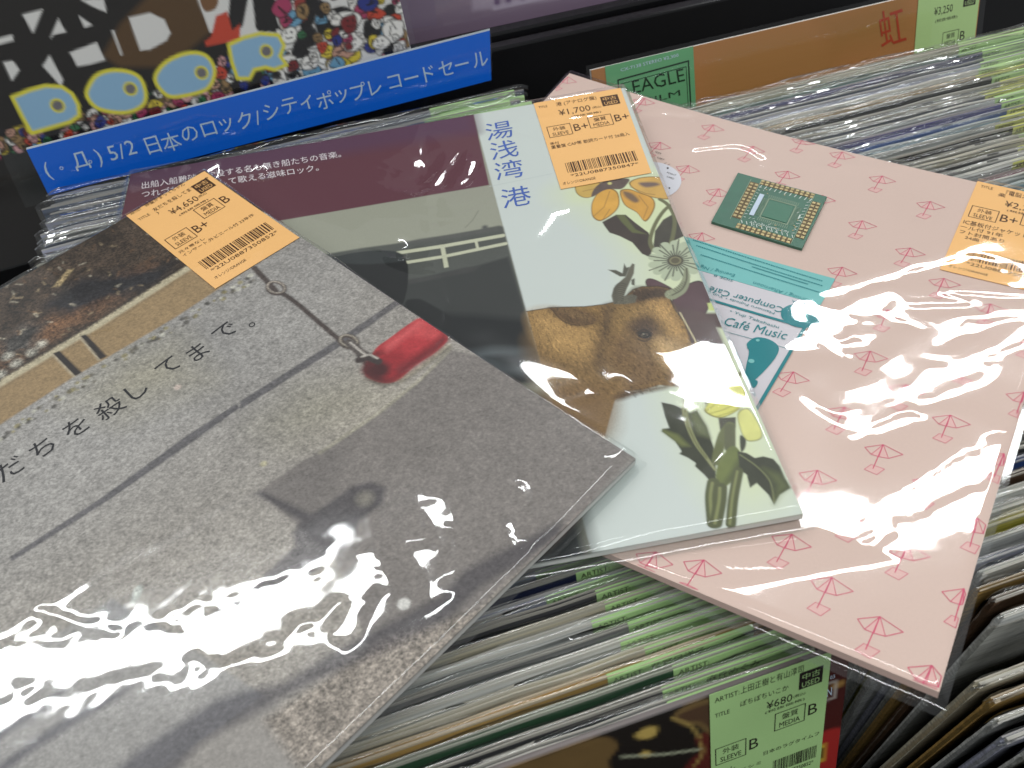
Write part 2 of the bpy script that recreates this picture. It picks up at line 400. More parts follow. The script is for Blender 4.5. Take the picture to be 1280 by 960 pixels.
def relax(gx, gy, w, hu, hv, n=420):
    """film height whose slope follows (gx, gy) where w is high and stays flat elsewhere (weighted least squares, conjugate gradients)"""
    wx = .5 * (w[:, 1:] + w[:, :-1]); wy = .5 * (w[1:] + w[:-1]); tx = .5 * (gx[:, 1:] + gx[:, :-1]) * hu; ty = .5 * (gy[1:] + gy[:-1]) * hv; mu = 2e-5
    def adj(a, b):
        o = np.zeros(w.shape); o[:, 1:] += a; o[:, :-1] -= a; o[1:] += b; o[:-1] -= b; return o
    A = lambda x: adj(wx * (x[:, 1:] - x[:, :-1]), wy * (x[1:] - x[:-1])) + mu * x
    dg = np.full(w.shape, mu); dg[:, 1:] += wx; dg[:, :-1] += wx; dg[1:] += wy; dg[:-1] += wy
    x = np.zeros(w.shape); r = adj(wx * tx, wy * ty); z = r / dg; p = z.copy(); rz = (r * z).sum()
    for _ in range(n):
        Ap = A(p); al = rz / (p * Ap).sum(); x += al * p; r -= al * Ap; z = r / dg; r2 = (r * z).sum()
        if r2 < 1e-18: break
        p = z + r2 / rz * p; rz = r2
    return x
def bag(surf, parent, creases, seed, mat, thick=.0035, margin=(.004, .004, .004, .004), base=.0024, amp=.0006, scale=11, step=.0013, bumps=(), fine=.00002, ridge=.00035, streak=.6, under=(), cap=.009):
    """creases: (pixel polyline, half width mm, height mm); margin: left, top, right, bottom"""
    l, t, r, b = margin; nu = int((S + l + r) / step); nv = int((S + t + b) / step)
    u = np.linspace(-l, S + r, nu); v = np.linspace(-t, S + b, nv); U, V = np.meshgrid(u, v)
    nx = np.zeros(U.shape); ny = np.zeros(U.shape); den = np.zeros(U.shape); Wc = np.zeros(U.shape)
    for cr in creases:
        if isinstance(cr[2], str): gx, gy, fw = facet(surf, U, V, *cr); nx += gx * fw; ny += gy * fw; den += fw
        else:
            p = surf.inv(cr[0]); p = catmull(p, False, 4) if len(p) > 2 else p; d, _ = seg_dist(U, V, p); Wc += cr[2] * .001 * np.exp(-(d / (cr[1] * .001)) ** 2)
    calm = 1 - .8 * np.clip(den, 0, 1); D1 = np.maximum(den, 1e-6); Wf = relax(nx / D1, ny / D1, .035 + np.clip(den, 0, 1), u[1] - u[0], v[1] - v[0]); Wf = Wf - min(Wf.min(), 0) * .6
    W = amp * (value_noise(U + .4, V + .7, scale, seed, 2, .35) - .5) * 2
    rid = 1 - np.abs(value_noise(U * .7 + V * .5 + 3, V - U * .3 + 2, 16, seed + 5, 2, .5) - .5) * 2
    W += ridge * np.clip(rid - .86, 0, 1) / .14 * value_noise(U, V, 9, seed + 6, 1)
    W += fine * (value_noise(U, V, 120, seed + 9, 2) - .5) * 2
    ca, sa = math.cos(streak), math.sin(streak); W += .00011 * (value_noise((U * ca + V * sa) * .12 + 4, (V * ca - U * sa) + 4, 95, seed + 13, 2) - .5) * 2 * value_noise(U + 1, V, 14, seed + 14, 1)
    W = base + W * calm + Wc + Wf
    for (c0, c1, ru, rv, h) in bumps:                       # raised over things lying on the cover
        W = np.maximum(W, h * np.clip(1.35 - np.maximum(np.abs(U - c0) / ru, np.abs(V - c1) / rv) , 0, .3) / .3)
    W = np.where(W > cap * .5, cap * .5 + cap * .5 * np.tanh((W - cap * .5) / (cap * .5)), W)
    for o in under:                                          # pressed flat where another sleeve lies on it
        L = (surf.pt(U, V) - o.o) @ o.R; k = np.clip((np.maximum(np.abs(L[..., 0]), np.abs(L[..., 1])) - S / 2 - .003) / .024, 0, 1); k = k * k * (3 - 2 * k); W = .0007 * (1 - k) + W * k
    W = np.maximum(W, .0006)
    e = np.minimum(np.minimum(U, S - U), np.minimum(V, S - V))                       # >0 over the cover
    k = np.clip((e + .0035) / .006, 0, 1); k = k * k * (3 - 2 * k)
    W = W * k + (-thick * .55 - .35 * np.clip(-e, 0, 1) + .0003 * (value_noise(U, V, 150, seed + 3, 2) - .5)) * (1 - k)
    wob = .0007 * (value_noise(U, V, 25, seed + 4, 2) - .5) * (e < 0)
    top = surf.pt(U.ravel() + wob.ravel(), V.ravel() + wob.ravel(), W.ravel())
    lu = np.linspace(-l, S + r, 15); lv = np.linspace(-t, S + b, 15); LU, LV = np.meshgrid(lu, lv)
    low = surf.pt(LU.ravel(), LV.ravel(), -thick - .0006)
    Vt = np.concatenate([top, low]) - root_offset(parent)
    Q = np.concatenate([grid_quads(nv, nu), grid_quads(15, 15, nu * nv)[:, ::-1]])
    return link('plastic_bag', quad_mesh('plastic_bag', Vt, Q, True), parent, mat)

# ------------------------------------------------------------------ record bin
def box_mesh(name, lo, hi):
    x0, y0, z0 = lo; x1, y1, z1 = hi
    V = [(x0, y0, z0), (x1, y0, z0), (x1, y1, z0), (x0, y1, z0), (x0, y0, z1), (x1, y0, z1), (x1, y1, z1), (x0, y1, z1)]
    return mesh(name, V, [(0, 3, 2, 1), (4, 5, 6, 7), (0, 1, 5, 4), (1, 2, 6, 5), (2, 3, 7, 6), (3, 0, 4, 7)])
def bevel(o, w=.002):
    m = o.modifiers.new('bevel', 'BEVEL'); m.width = w; m.segments = 2
bin_root = empty('record_bin', (0, 0, ZB - .36), 'black laminate record bin holding both rows of filed records', 'record bin')
def bin_part(name, lo, hi):
    lo = np.array(lo) + [0, 0, .36]; hi = np.array(hi) + [0, 0, .36]
    o = link(name, box_mesh(name, lo, hi), bin_root, BLACK); bevel(o); return o
bin_part('base_board', (-.62, -.42, -.36), (.62, .42, -.345))
bin_part('divider', (.006, -.40, -.343), (.018, .262, -.22))
bin_part('side_wall', (-.52, -.40, -.343), (-.505, .262, -.12))
bin_part('side_wall', (.44, -.40, -.343), (.455, .262, -.12))
bin_part('front_wall', (-.50, -.40, -.343), (.435, -.385, -.16))
bin_part('back_wall', (-.62, .318, -.343), (.62, .330, .002))
bin_part('ledge', (-.62, .334, -.04), (.62, .46, -.006))
bin_part('ledge_trim', (-.62, .340, -.004), (.62, .352, .0035))

# ------------------------------------------------------------------ filed records: cover, bag and price tag, copied along both rows
def tops(Y): return -.0045 + .075 * max(Y, 0) + .012 * min(Y, 0)
def record_material():
    m, t, b = nodes('record_cover'); oi = N(t, 'ShaderNodeObjectInfo'); tc = N(t, 'ShaderNodeTexCoord'); sep = N(t, 'ShaderNodeSeparateXYZ')
    t.links.new(tc.outputs['Object'], sep.inputs[0])
    mp = N(t, 'ShaderNodeMapping'); mp.inputs['Scale'].default_value = (9, 500, 700); t.links.new(tc.outputs['Object'], mp.inputs[0])
    ad = N(t, 'ShaderNodeVectorMath', operation='ADD'); sc = N(t, 'ShaderNodeVectorMath', operation='SCALE'); sc.inputs['Scale'].default_value = 91
    cx = N(t, 'ShaderNodeCombineXYZ'); t.links.new(oi.outputs['Random'], cx.inputs[0]); t.links.new(oi.outputs['Random'], cx.inputs[2]); t.links.new(cx.outputs[0], sc.inputs[0])
    t.links.new(mp.outputs[0], ad.inputs[0]); t.links.new(sc.outputs[0], ad.inputs[1])
    nz = N(t, 'ShaderNodeTexNoise', Scale=1.0, Detail=4.0, Roughness=.6); t.links.new(ad.outputs[0], nz.inputs['Vector'])
    rp = N(t, 'ShaderNodeMapRange'); rp.inputs[1].default_value = .3; rp.inputs[2].default_value = .7; rp.inputs[3].default_value = .45; rp.inputs[4].default_value = 1.25; t.links.new(nz.outputs['Fac'], rp.inputs[0])
    mul = N(t, 'ShaderNodeVectorMath', operation='SCALE'); t.links.new(oi.outputs['Color'], mul.inputs[0]); t.links.new(rp.outputs[0], mul.inputs['Scale'])
    gt = N(t, 'ShaderNodeMath', operation='GREATER_THAN'); gt.inputs[1].default_value = .314 - .0012; t.links.new(sep.outputs[2], gt.inputs[0])
    ef = N(t, 'ShaderNodeMath', operation='MULTIPLY'); ef.inputs[1].default_value = .6; t.links.new(gt.outputs[0], ef.inputs[0])
    em = N(t, 'ShaderNodeMix', data_type='RGBA'); em.inputs[7].default_value = rgba((196, 190, 178)); t.links.new(ef.outputs[0], em.inputs[0]); t.links.new(mul.outputs[0], em.inputs[6]); mul = em
    t.links.new(mul.outputs[2], b.inputs['Base Color']); b.inputs['Roughness'].default_value = .6; b.inputs['Specular IOR Level'].default_value = .25
    return m
RECORD = record_material()
PAPER = plain('inner_sleeve_paper', (206, 202, 192), .8, .1, .1, 80)
HT = .314
def cover_mesh(thick, seed):
    """two boards folded at the base with an open mouth on top, slightly wavy"""
    rs = random.Random(seed); n = 14; V = []; F = []; half = thick / 2; bt = min(.0007, thick * .25)
    prof = [(-half, 0), (-half, HT - .002), (-half * .96, HT), (-half * .96 + bt, HT), (-half * .8 + bt, HT - .004), (half * .8 - bt, HT - .004), (half * .96 - bt, HT - .0004), (half * .96, HT - .0004), (half, HT - .0025), (half, 0)]
    for i in range(n + 1):
        x = -HT / 2 + HT * i / n; wz = rs.uniform(-.0005, .0005) if 0 < i < n else -.0006; wy = rs.uniform(-.0002, .0002)
        for (y, z) in prof: V.append((x, y + (wy if z > .1 else 0), z + (wz if z > .1 else 0)))
    m = len(prof)
    for i in range(n):
        for j in range(m): F.append((i * m + j, i * m + (j + 1) % m, (i + 1) * m + (j + 1) % m, (i + 1) * m + j))
    F.append(tuple(range(m))); F.append(tuple(range(n * m, n * m + m))[::-1])
    return mesh('cover', V, [f[::-1] for f in F])
def paper_mesh(thick):
    h = thick * .5 * .62 - .0003
    return box_mesh('inner_sleeve', (-HT / 2 + .002, -max(h, .0003), .01), (HT / 2 - .003, max(h, .0003), HT - .0022))
def record_bag_mesh(thick, seed, flap):
    """clear bag pulled over the cover: front sheet, crinkled mouth standing above the top edge, back sheet"""
    n = 80; L = HT / 2 + .0035; xs = np.linspace(-L, L, n + 1); rs = np.random.RandomState(seed); half = thick / 2 + .0006; V = []; F = []
    prof = [(-1, .0, 0), (-1, HT * .6, 0), (-1, HT - .02, .25), (-1, HT - .008, .6), (-1, HT - .001, .9), (-.8, HT + flap * .5, 1), (-.4, HT + flap, 1), (.35, HT + flap * .95, 1), (.8, HT + flap * .4, 1), (1, HT - .002, .8), (1, HT - .03, .2), (1, HT * .6, 0), (1, 0, 0)]
    nx = lambda k, sc: value_noise(xs + 5, np.full_like(xs, k * .37 + 1), sc, seed + k, 2, .6) - .5
    wy = [nx(j, 45) for j in range(len(prof))]; wz = [nx(j + 20, 30) for j in range(len(prof))]
    lowy = nx(50, 12)
    for i, x in enumerate(xs):
        end = np.clip((L - abs(x)) / .006, 0, 1)
        for j, (a, z, c) in enumerate(prof):
            V.append((x, a * half * (.25 + .75 * end) + c * (wy[j][i] * .0022 + lowy[i] * .0016), z + c * (wz[j][i] * .0035) - (1 - end) * c * .003))
    m = len(prof)
    for i in range(n):
        for j in range(m - 1): F.append((i * m + j + 1, i * m + j, (i + 1) * m + j, (i + 1) * m + j + 1))
    return mesh('plastic_bag', V, [f[::-1] for f in F], True)
KIND = []
for k, (th, fl) in enumerate([(.0024, .0025), (.0030, .004), (.0020, .003), (.0036, .002), (.0026, .0045)]):
    KIND.append((th, cover_mesh(th, k), paper_mesh(th), record_bag_mesh(th, k + 1, fl)))
for _, c, p, b in KIND:
    c.materials.append(RECORD); p.materials.append(PAPER); b.materials.append(FILM_CRINKLE)
TAGTXT = {}
def tag_mesh():
    V = [(-.03, 0, -.07), (.03, 0, -.07), (.03, 0, -.001), (-.03, 0, -.001), (.03, .0012, .0005), (-.03, .0012, .0005), (.03, .0012, -.002), (-.03, .0012, -.002)]
    return mesh('price_tag', V, [(0, 1, 2, 3), (3, 2, 4, 5), (5, 4, 6, 7)])
TAG_MESH = {m.name: None for m in (GREEN, LIME, YELLOW)}
def tag_text_mesh(txt):
    if txt in TAGTXT: return TAGTXT[txt]
    V = []; F = []
    def put(s, x, z, wd, ht):
        g, f = glyphs(s); a = g.min(0); b = g.max(0); q = (g - a) / np.maximum(b - a, 1e-6); n = len(V)
        for p in q: V.append((x + p[0] * wd, -.00012, z + p[1] * ht))
        F.extend([tuple(i + n for i in t) for t in f])
    put('ARTIST:', -.028, -.0046, .0125, .0028)
    if txt: put(txt, -.0125, -.0050, min(.0044 * len(txt), .036), .0040)
    TAGTXT[txt] = mesh('lettering', V, F); TAGTXT[txt].materials.append(INK); return TAGTXT[txt]

def file_record(x, Y, top, lean, kind, colour, label, group, tag=None):
    """tag: (card material, centre offset along X, artist text)"""
    th, cm, pm, bm = KIND[kind]; a = math.radians(lean)
    base = Vector((x, Y - math.sin(a) * HT, ZB + top - math.cos(a) * HT))
    r = empty('filed_record', base, label, 'record', group); r.rotation_euler = (-a, 0, 0)
    o = link('cover', cm, r); o.color = rgba(colour)
    link('inner_sleeve', pm, r); link('plastic_bag', bm, r)
    if tag:
        mat, dx, txt = tag
        if TAG_MESH[mat.name] is None: TAG_MESH[mat.name] = tag_mesh(); TAG_MESH[mat.name].materials.append(mat)
        t = link('price_tag', TAG_MESH[mat.name], r); t.location = (dx, -th / 2 - .0002, HT)
        w = link('lettering', tag_text_mesh(txt), t)
    return r
NAMED = {'cream': (214, 205, 180), 'grey': (148, 148, 146), 'dark grey': (74, 74, 76), 'black': (26, 26, 28), 'white': (226, 226, 220), 'beige': (176, 166, 140), 'dark green': (58, 92, 66), 'tan': (196, 158, 92), 'lavender': (176, 178, 196),
         'navy': (36, 42, 70), 'light blue': (128, 152, 182), 'blue': (62, 92, 156), 'teal': (96, 158, 148), 'magenta': (142, 56, 92), 'brown': (104, 78, 58), 'red': (150, 52, 52), 'yellow': (206, 196, 84), 'slate': (92, 100, 116), 'pale blue': (166, 190, 200), 'violet': (98, 96, 140)}
rnd = random.Random(4)
def word(t): return '' if t is None else {GREEN.name: ' green tag,', LIME.name: ' lime tag,', YELLOW.name: ' yellow tag,'}[t[0].name]
def file_row(items, row, ends):
    """items: dicts in filing order; each label names the two neighbours' edge colours"""
    for i, it in enumerate(items):
        a = items[i - 1]['col'] if i else ends[0]; b = items[i + 1]['col'] if i + 1 < len(items) else ends[1]
        lab = '%s edged bagged record,%s between %s and %s ones, %s row' % (it['col'], word(it['tag']), a, b, row)
        file_record(it['x'], it['Y'], it['top'], it['lean'], it['kind'], NAMED[it['col']], lab, 'records filed in the %s row' % row, it['tag'])
# left row, front to back: (colour, artist on the tag or None for no tag)
left_front = [('grey', '大場久美子'), ('dark grey', '麻丘めぐみ'), ('dark green', ''), ('tan', '荻野目洋子'), ('cream', ''), ('white', ''), ('grey', ''), ('white', ''), ('cream', ''), ('dark grey', ''), ('lavender', ''), ('navy', ''), ('light blue', ''), ('slate', None), ('black', None), ('black', None), ('beige', None), ('black', None), ('beige', None), ('dark grey', None), ('black', None)]
pool = ['grey', 'beige', 'dark grey', 'cream', 'white', 'slate', 'black', 'lavender', 'brown', 'pale blue']
Y = -.1835; i = 0; items = []
while Y < .232:
    if i < len(left_front): col, txt = left_front[i]
    else:
        col = rnd.choice(pool); txt = '' if Y > .17 else None
        if Y > .17: col = rnd.choice(['grey', 'lavender', 'white', 'cream', 'slate'])
    off = [.0, .001, .0015, -.017, .001, -.013, -.006, -.018, -.012, -.012, -.03, -.018, -.034][i] if i < 13 else rnd.uniform(-.012, .004)
    items.append(dict(col=col, tag=(GREEN, .126 + off, txt) if txt is not None else None, x=-.187 + rnd.uniform(-.004, .004) + max(0, Y) * .07, Y=Y, top=tops(Y) + rnd.uniform(-.0016, .0012), lean=13 + 2 * (Y > .1),
                      kind=rnd.randrange(5) if i > 20 else [1, 0, 0, 3, 1, 0, 2, 3, 0, 1, 3, 0, 3, 1, 3, 1, 4, 1, 4, 1, 0][i]))
    Y += rnd.uniform(.0048, .0062); i += 1
file_row(items, 'left', ('front', 'blue sign'))
# right row, back to front
right_back = ['beige', 'cream', 'teal', 'violet', 'slate', 'lavender', 'white', 'tan', 'black', 'grey', 'beige', 'slate', 'white', 'violet', 'blue', 'pale blue', 'white', 'black', 'grey', 'cream', 'black', 'grey', 'white', 'magenta', 'white', 'pale blue', 'teal', 'lavender', 'slate', 'light blue']
right_front = ['red', 'dark grey', 'grey', 'black', 'blue', 'brown', 'white', 'white', 'yellow', 'white', 'lavender', 'white', 'tan', 'brown', 'white']
Y = .168; ys = []; items = []
while Y > -.196: ys.append(Y); Y -= rnd.uniform(.0050, .0064)
for i, Y in enumerate(ys):
    if i < len(right_back): col = right_back[i]
    elif i >= len(ys) - len(right_front): col = right_front[i - len(ys) + len(right_front)]
    else: col = rnd.choice(pool)
    tg = None
    if Y > -.05: tg = ((LIME if i < 6 or i % 5 == 3 else YELLOW) if i % 6 else LIME, .113 + rnd.uniform(-.008, .008) - max(0, .15 - Y) * .42, '')
    items.append(dict(col=col, tag=tg, x=.203 + rnd.uniform(-.004, .004), Y=Y, top=tops(Y) - (.0 if Y > -.1 else (-.1 - Y) * .12) + rnd.uniform(-.0016, .0012), lean=15 if Y > .1 else 15 + (Y - .1) * 60, kind=rnd.randrange(5)))
file_row(items, 'right', ('brown', 'cream'))
items = []
for k in range(9):                                                         # the short, lower run at the front of the right row
    items.append(dict(col=['cream', 'tan', 'white', 'lavender', 'white', 'cream', 'brown', 'white', 'pale blue'][k], tag=None, x=.200 + rnd.uniform(-.004, .005), Y=-.2035 - k * .0068, top=-.052 - min(k, 3) * .003, lean=-4, kind=[3, 1, 4, 3, 4, 3, 1, 4, 3][k]))
file_row(items, 'lower front', ('white', 'front'))

# ------------------------------------------------------------------ upright things at the back of the bin
def Z(x0, y0, k, *pts): return [(x0 + x / k, y0 + y / k) for x, y in pts]
def leaning_face(px_left, px_right, z, lean):
    """plane through two points at height z (given by pixels), leaning back"""
    a = on_z(*px_left, z); b = on_z(*px_right, z); ex = b - a; ex[2] = 0; ex /= np.linalg.norm(ex); back = np.array([-ex[1], ex[0], 0]); t = math.radians(lean)
    ed = np.array([0, 0, -1]) * math.cos(t) - back * math.sin(t); return a, ex, ed
BLUE = plain('blue_sign_paper', (0, 108, 232), .5, .3, .05, 9)
SIGN_INK = plain('pale_sign_ink', (206, 224, 242), .6, .2, .03)
EDGE_WHITE = plain('white_paper_edge', (222, 228, 234), .6, .2, .03)
a, ex, ed = leaning_face((61, 244), (614, 100), .004, 16)
sign = empty('header_sign', tuple(map(float, a + ex * .155 + ed * .02)), 'blue header sign with pale Japanese lettering in a clear holder behind the left row', 'sign')
SF = FlatFace(a, ex, ed)
q = SF.inv([(33, 187), (612, 38), (614, 100), (61, 244)])
sheet('sign_panel', SF, q, .0004, sign, BLUE, .0006, 8, 5)
e = SF.inv([(33, 184.6), (612, 35.6)]); sheet('paper_edge', SF, [e[0], e[1], q[1], q[0]], .0003, sign, EDGE_WHITE, .0004, 8, 3)
h = SF.inv([(2, 193), (613, 34), (616, 116), (32, 259)]); sheet('clear_holder', SF, h, .0016, sign, ACRYLIC, .0004, 10, 6)
pr = Print(SF, .0006)
for ch, x, y, k in [('(', 60, 214, 1), ('゜', 77, 210, .8), ('Д', 101, 201, 1), ('゜', 113, 202, .8), (')', 124, 197, 1), ('5', 141, 191, 1.05), ('/', 152, 189, 1.05), ('2', 163, 184, 1.05), ('日', 191, 181, 1), ('本', 214, 177, 1), ('の', 237, 167, 1), ('ロ', 261, 161, 1), ('ッ', 283, 156, 1), ('ク', 306, 150, 1), ('/', 322, 147, 1), ('シ', 339, 139, 1), ('テ', 362, 132, 1), ('ィ', 383, 128, 1), ('ポ', 406, 125, 1), ('ッ', 427, 120, 1), ('プ', 448, 114, 1), ('レ', 469, 109, 1), ('コ', 493, 102, 1), ('ー', 514, 97, 1), ('ド', 536, 92, 1), ('セ', 557, 85, 1), ('ー', 577, 80, 1), ('ル', 600, 74, 1)]:
    V, F = glyphs(ch); m = .5 * (V.min(0) + V.max(0)); p = SF.inv([(x, y)])[0]; g = (V - m) * .0128 * k
    pr.add(np.stack([p[0] + g[:, 0], p[1] - g[:, 1]], -1), F)
pr.build('lettering', sign, SIGN_INK)

PRINT_GLOSS = painted('glossy_print', .45, .3, .25, 700)
def upright(name, face, u0, v0, label, cat='record'):
    return empty(name, tuple(map(float, face.pt(u0 + .157, v0 + .314))), label, cat)
# the picture sleeve with blue letters, right behind the sign
DF = FlatFace(a + np.array([0, .012, 0]), ex, ed)
r = DF.inv([(509, 40), (300, 170)]); du1 = r[0, 0]; dv1 = r[1, 1] + .045
door = upright('picture_sleeve', DF, du1 - .314, dv1 - .314, 'black and white picture sleeve with pale blue letters behind the blue sign', 'record sleeve')
cv = Canvas(DF, du1 - .314, dv1 - .314, du1, dv1, .0011, (26, 22, 19), .3)
W_ = (222, 220, 216)
cv.poly([(128, 70), (150, 30), (180, 0), (200, -30), (262, -30), (264, 40), (232, 66), (200, 84), (150, 84)], (86, 62, 34), .004)
cv.poly([(232, -40), (520, -40), (520, 110), (420, 130), (350, 60), (300, 60), (262, 40)], W_, alpha=1)
for p in (Z(0, 0, 5.333, (150, 98), (285, 62), (220, 222)), Z(0, 0, 5.333, (388, 125), (440, 215), (358, 232), (335, 256)), Z(0, 0, 5.333, (525, 105), (615, 165), (565, 186)), Z(0, 0, 5.333, (540, 0), (690, -10), (710, 82), (620, 45)),
          Z(0, 0, 5.333, (-60, 270), (80, 230), (90, 270), (0, 296), (-60, 300)), Z(0, 0, 5.333, (22, 415), (85, 405), (130, 465), (80, 540)), Z(0, 0, 5.333, (330, 368), (420, 530), (410, 580), (285, 440)),
          Z(0, 0, 5.333, (465, 350), (645, 282), (700, 400), (600, 430), (515, 442)), Z(0, 0, 5.333, (858, 117), (1000, 85), (1095, 130), (1138, 220), (1110, 270), (1000, 330), (935, 338)), Z(0, 0, 5.333, (745, 205), (760, 200), (815, 360), (805, 370))):
    cv.poly(p, W_)
for p in ([(290, -30), (312, -30), (306, 20), (300, 36), (280, 44), (270, 60), (262, 44), (284, 26)], [(316, -20), (340, -20), (346, 24), (356, 44), (340, 40), (322, 38), (318, 20)], [(372, -20), (392, -20), (394, 24), (380, 40), (372, 20)], [(395, 22), (440, 12), (436, 34), (410, 40), (400, 44)]):
    cv.poly(p, (28, 26, 26), smooth=True)
cv.poly([(270, 20), (284, 14), (290, 38), (300, 30), (300, 50), (258, 58), (256, 52), (264, 46)], (196, 70, 48)); cv.poly([(366, 0), (380, -6), (384, 24), (372, 30)], (150, 60, 52)); cv.poly([(250, -6), (272, -8), (270, 10), (256, 14)], (120, 84, 52), smooth=True)
cv.poly([(346, 12), (352, 12), (356, 24), (364, 24), (358, 42), (352, 34)], (214, 160, 140), smooth=True)
dr = random.Random(11); hues = [(196, 70, 48), (40, 52, 130), (220, 196, 64), (214, 160, 160), (52, 110, 70), (240, 238, 232), (120, 36, 40), (168, 60, 96), (150, 120, 80), (110, 160, 190), (30, 28, 30), (226, 222, 216), (196, 150, 130)]
base_y = lambda x: 187 - (x - 33) * 149 / 579
for k in range(420):                                        # a crowd of small cartoon doodles
    x = dr.uniform(-20, 505); up = abs(dr.gauss(0, 1)); y = base_y(x) - 3 - up * (16 if x < 270 else 24 if x < 350 else 46)
    if y < base_y(x) - (46 if x < 240 else 70 if x < 350 else 130): continue
    col = dr.choice(hues if x < 300 else hues + [(236, 232, 226)] * 5 + [(30, 28, 30)] * 3); s = dr.uniform(3.5, 9) * (1.0 if x < 350 or dr.random() < .5 else 1.7); n = dr.randint(5, 8)
    pts = [(x + s * dr.uniform(.6, 1.25) * math.cos(2 * math.pi * i / n), y + s * dr.uniform(.6, 1.25) * math.sin(2 * math.pi * i / n)) for i in range(n)]
    pp = catmull(DF.inv(pts)); cv.line(np.vstack([pp, pp[:1]]), (24, 20, 20), 1.5, uv=True); cv.poly(pp, col, uv=True)
    if dr.random() < .6:
        for _ in range(dr.randint(1, 4)):
            t0 = dr.uniform(0, 6.3); cv.line([(x + s * .7 * math.cos(t0), y + s * .7 * math.sin(t0)), (x + s * .3 * math.cos(t0 + 2), y + s * .3 * math.sin(t0 + 2))], (24, 20, 20), .8)
    elif s > 5: cv.dot((x - s * .3, y - s * .2), .7, (24, 20, 20)); cv.dot((x + s * .3, y - s * .25), .7, (24, 20, 20)); cv.line([(x - s * .3, y + s * .35), (x, y + s * .45), (x + s * .35, y + s * .3)], (24, 20, 20), .7)
YEL = (226, 216, 70); LB = (142, 182, 212); GY = (112, 108, 112)
def letter(pts, hole, smooth=True):
    p = DF.inv(pts); p = catmull(p) if smooth else p; cv.poly(p, YEL, .0012, uv=True); cv.poly(p, LB, .0012, uv=True, var=.03, vscale=40); cv.line(np.vstack([p, p[:1]]), YEL, 2.4, uv=True)
    cv.dot(hole, 4.4, YEL); cv.dot(hole, 3.1, GY)
letter(Z(0, 0, 5.333, (82, 648), (200, 600), (300, 572), (410, 578), (480, 625), (522, 700), (528, 770), (470, 812), (340, 850), (212, 888), (150, 780)), (72, 132), False)
letter(Z(0, 0, 5.333, (580, 640), (600, 560), (650, 500), (740, 470), (860, 480), (940, 530), (972, 640), (940, 710), (830, 750), (660, 725)), (163, 111))
letter([(194, 97), (205, 80), (225, 69), (245, 66), (260, 72), (268, 88), (263, 106), (250, 115), (216, 121), (201, 112)], (252, 91))
letter([(286, 56), (305, 47), (325, 42), (348, 44), (355, 57), (350, 70), (358, 81), (343, 87), (332, 84), (318, 87), (312, 98), (297, 98), (290, 78)], (333, 64), False)
cv.build('cover', door, PRINT_GLOSS)
def flat_bag(face, u0, v0, u1, v1, parent, seed, mat, w=.0012, amp=.0012, over=.004):
    nu, nv = 110, 110; u = np.linspace(u0 - over, u1 + over, nu); v = np.linspace(v0 - over, v1 + .001, nv); U, V = np.meshgrid(u, v)
    Wv = w + amp * value_noise(U + 2, V + 2, 14, seed, 2); Pn = face.pt(U.ravel(), V.ravel(), Wv.ravel()) - root_offset(parent)
    return link('plastic_bag', quad_mesh('plastic_bag', Pn, grid_quads(nv, nu), True), parent, mat)
flat_bag(DF, du1 - .314, dv1 - .314, du1, dv1, door, 21, FILM)
# the mauve sleeve on the ledge beside it
PF = FlatFace(on_y(480, 64, .372) + np.array([0, 0, -.004]), np.array([1., 0, 0]), np.array([0, -math.sin(.2), -math.cos(.2)]))
pb = PF.inv([(495, 64), (700, 17)]); pu0 = pb[0, 0]; pv1 = pb[1, 1]
mauve = upright('mauve_sleeve', PF, pu0, pv1 - .314, 'plain mauve record sleeve standing on the ledge above the right row', 'record sleeve')
cv = Canvas(PF, pu0, pv1 - .314, pu0 + .314, pv1, .002, (146, 128, 146), .3)
cv.poly([(480, 80), (860, 0), (860, -30), (480, 40)], (132, 112, 132), .012)
for p in ([(590, -30), (712, -30), (712, -4), (590, 14)], ):
    cv.poly(p, (176, 160, 178), .003)
for x in (618, 632, 650, 668, 684): cv.poly([(x, -30), (x + 7, -30), (x + 7, 8 - (x - 618) * .2), (x, 9.5 - (x - 618) * .2)], (112, 88, 122))
cv.poly([(616, 8), (700, -10), (700, -5), (616, 13)], (192, 178, 196))
cv.build('cover', mauve, PRINT_GLOSS); flat_bag(PF, pu0, pv1 - .314, pu0 + .314, pv1, mauve, 24, FILM)
# brown sleeve closing the right row, with a green band and a price tag
a, ex, ed = leaning_face((739, 88), (1140, -5), .016, 17); BF = FlatFace(a, ex, ed)
brown = upright('brown_sleeve', BF, 0, 0, 'brown record sleeve with green paper band and price tag behind the right row', 'record sleeve')
cv = Canvas(BF, 0, 0, .316, .314, .002, (184, 126, 74), .6)
cv.poly([(900, 60), (1010, 30), (1040, 90), (960, 130), (890, 120)], (178, 126, 72), .02, smooth=True); cv.poly([(1020, 20), (1130, -10), (1140, 40), (1040, 70)], (170, 120, 66), .02)
cv.build('cover', brown, PRINT_GLOSS)
OBI = plain('green_band_paper', (110, 176, 124), .6, .2, .03)
q = BF.inv([(756, 85), (866, 57), (862, 122), (772, 143)]); u0, u1 = q[0, 0], q[1, 0]
obi = sheet('paper_band', BF, [(u0, -.0005), (u1, -.0005), (u1, .312), (u0, .312)], .0005, brown, OBI)
pr = Print(BF, .0007); pr.text_px('CX-7138 STEREO ¥2,300', (776, 90), (848, 71), (775, 85.5)); pr.build('lettering', obi, SIGN_INK)
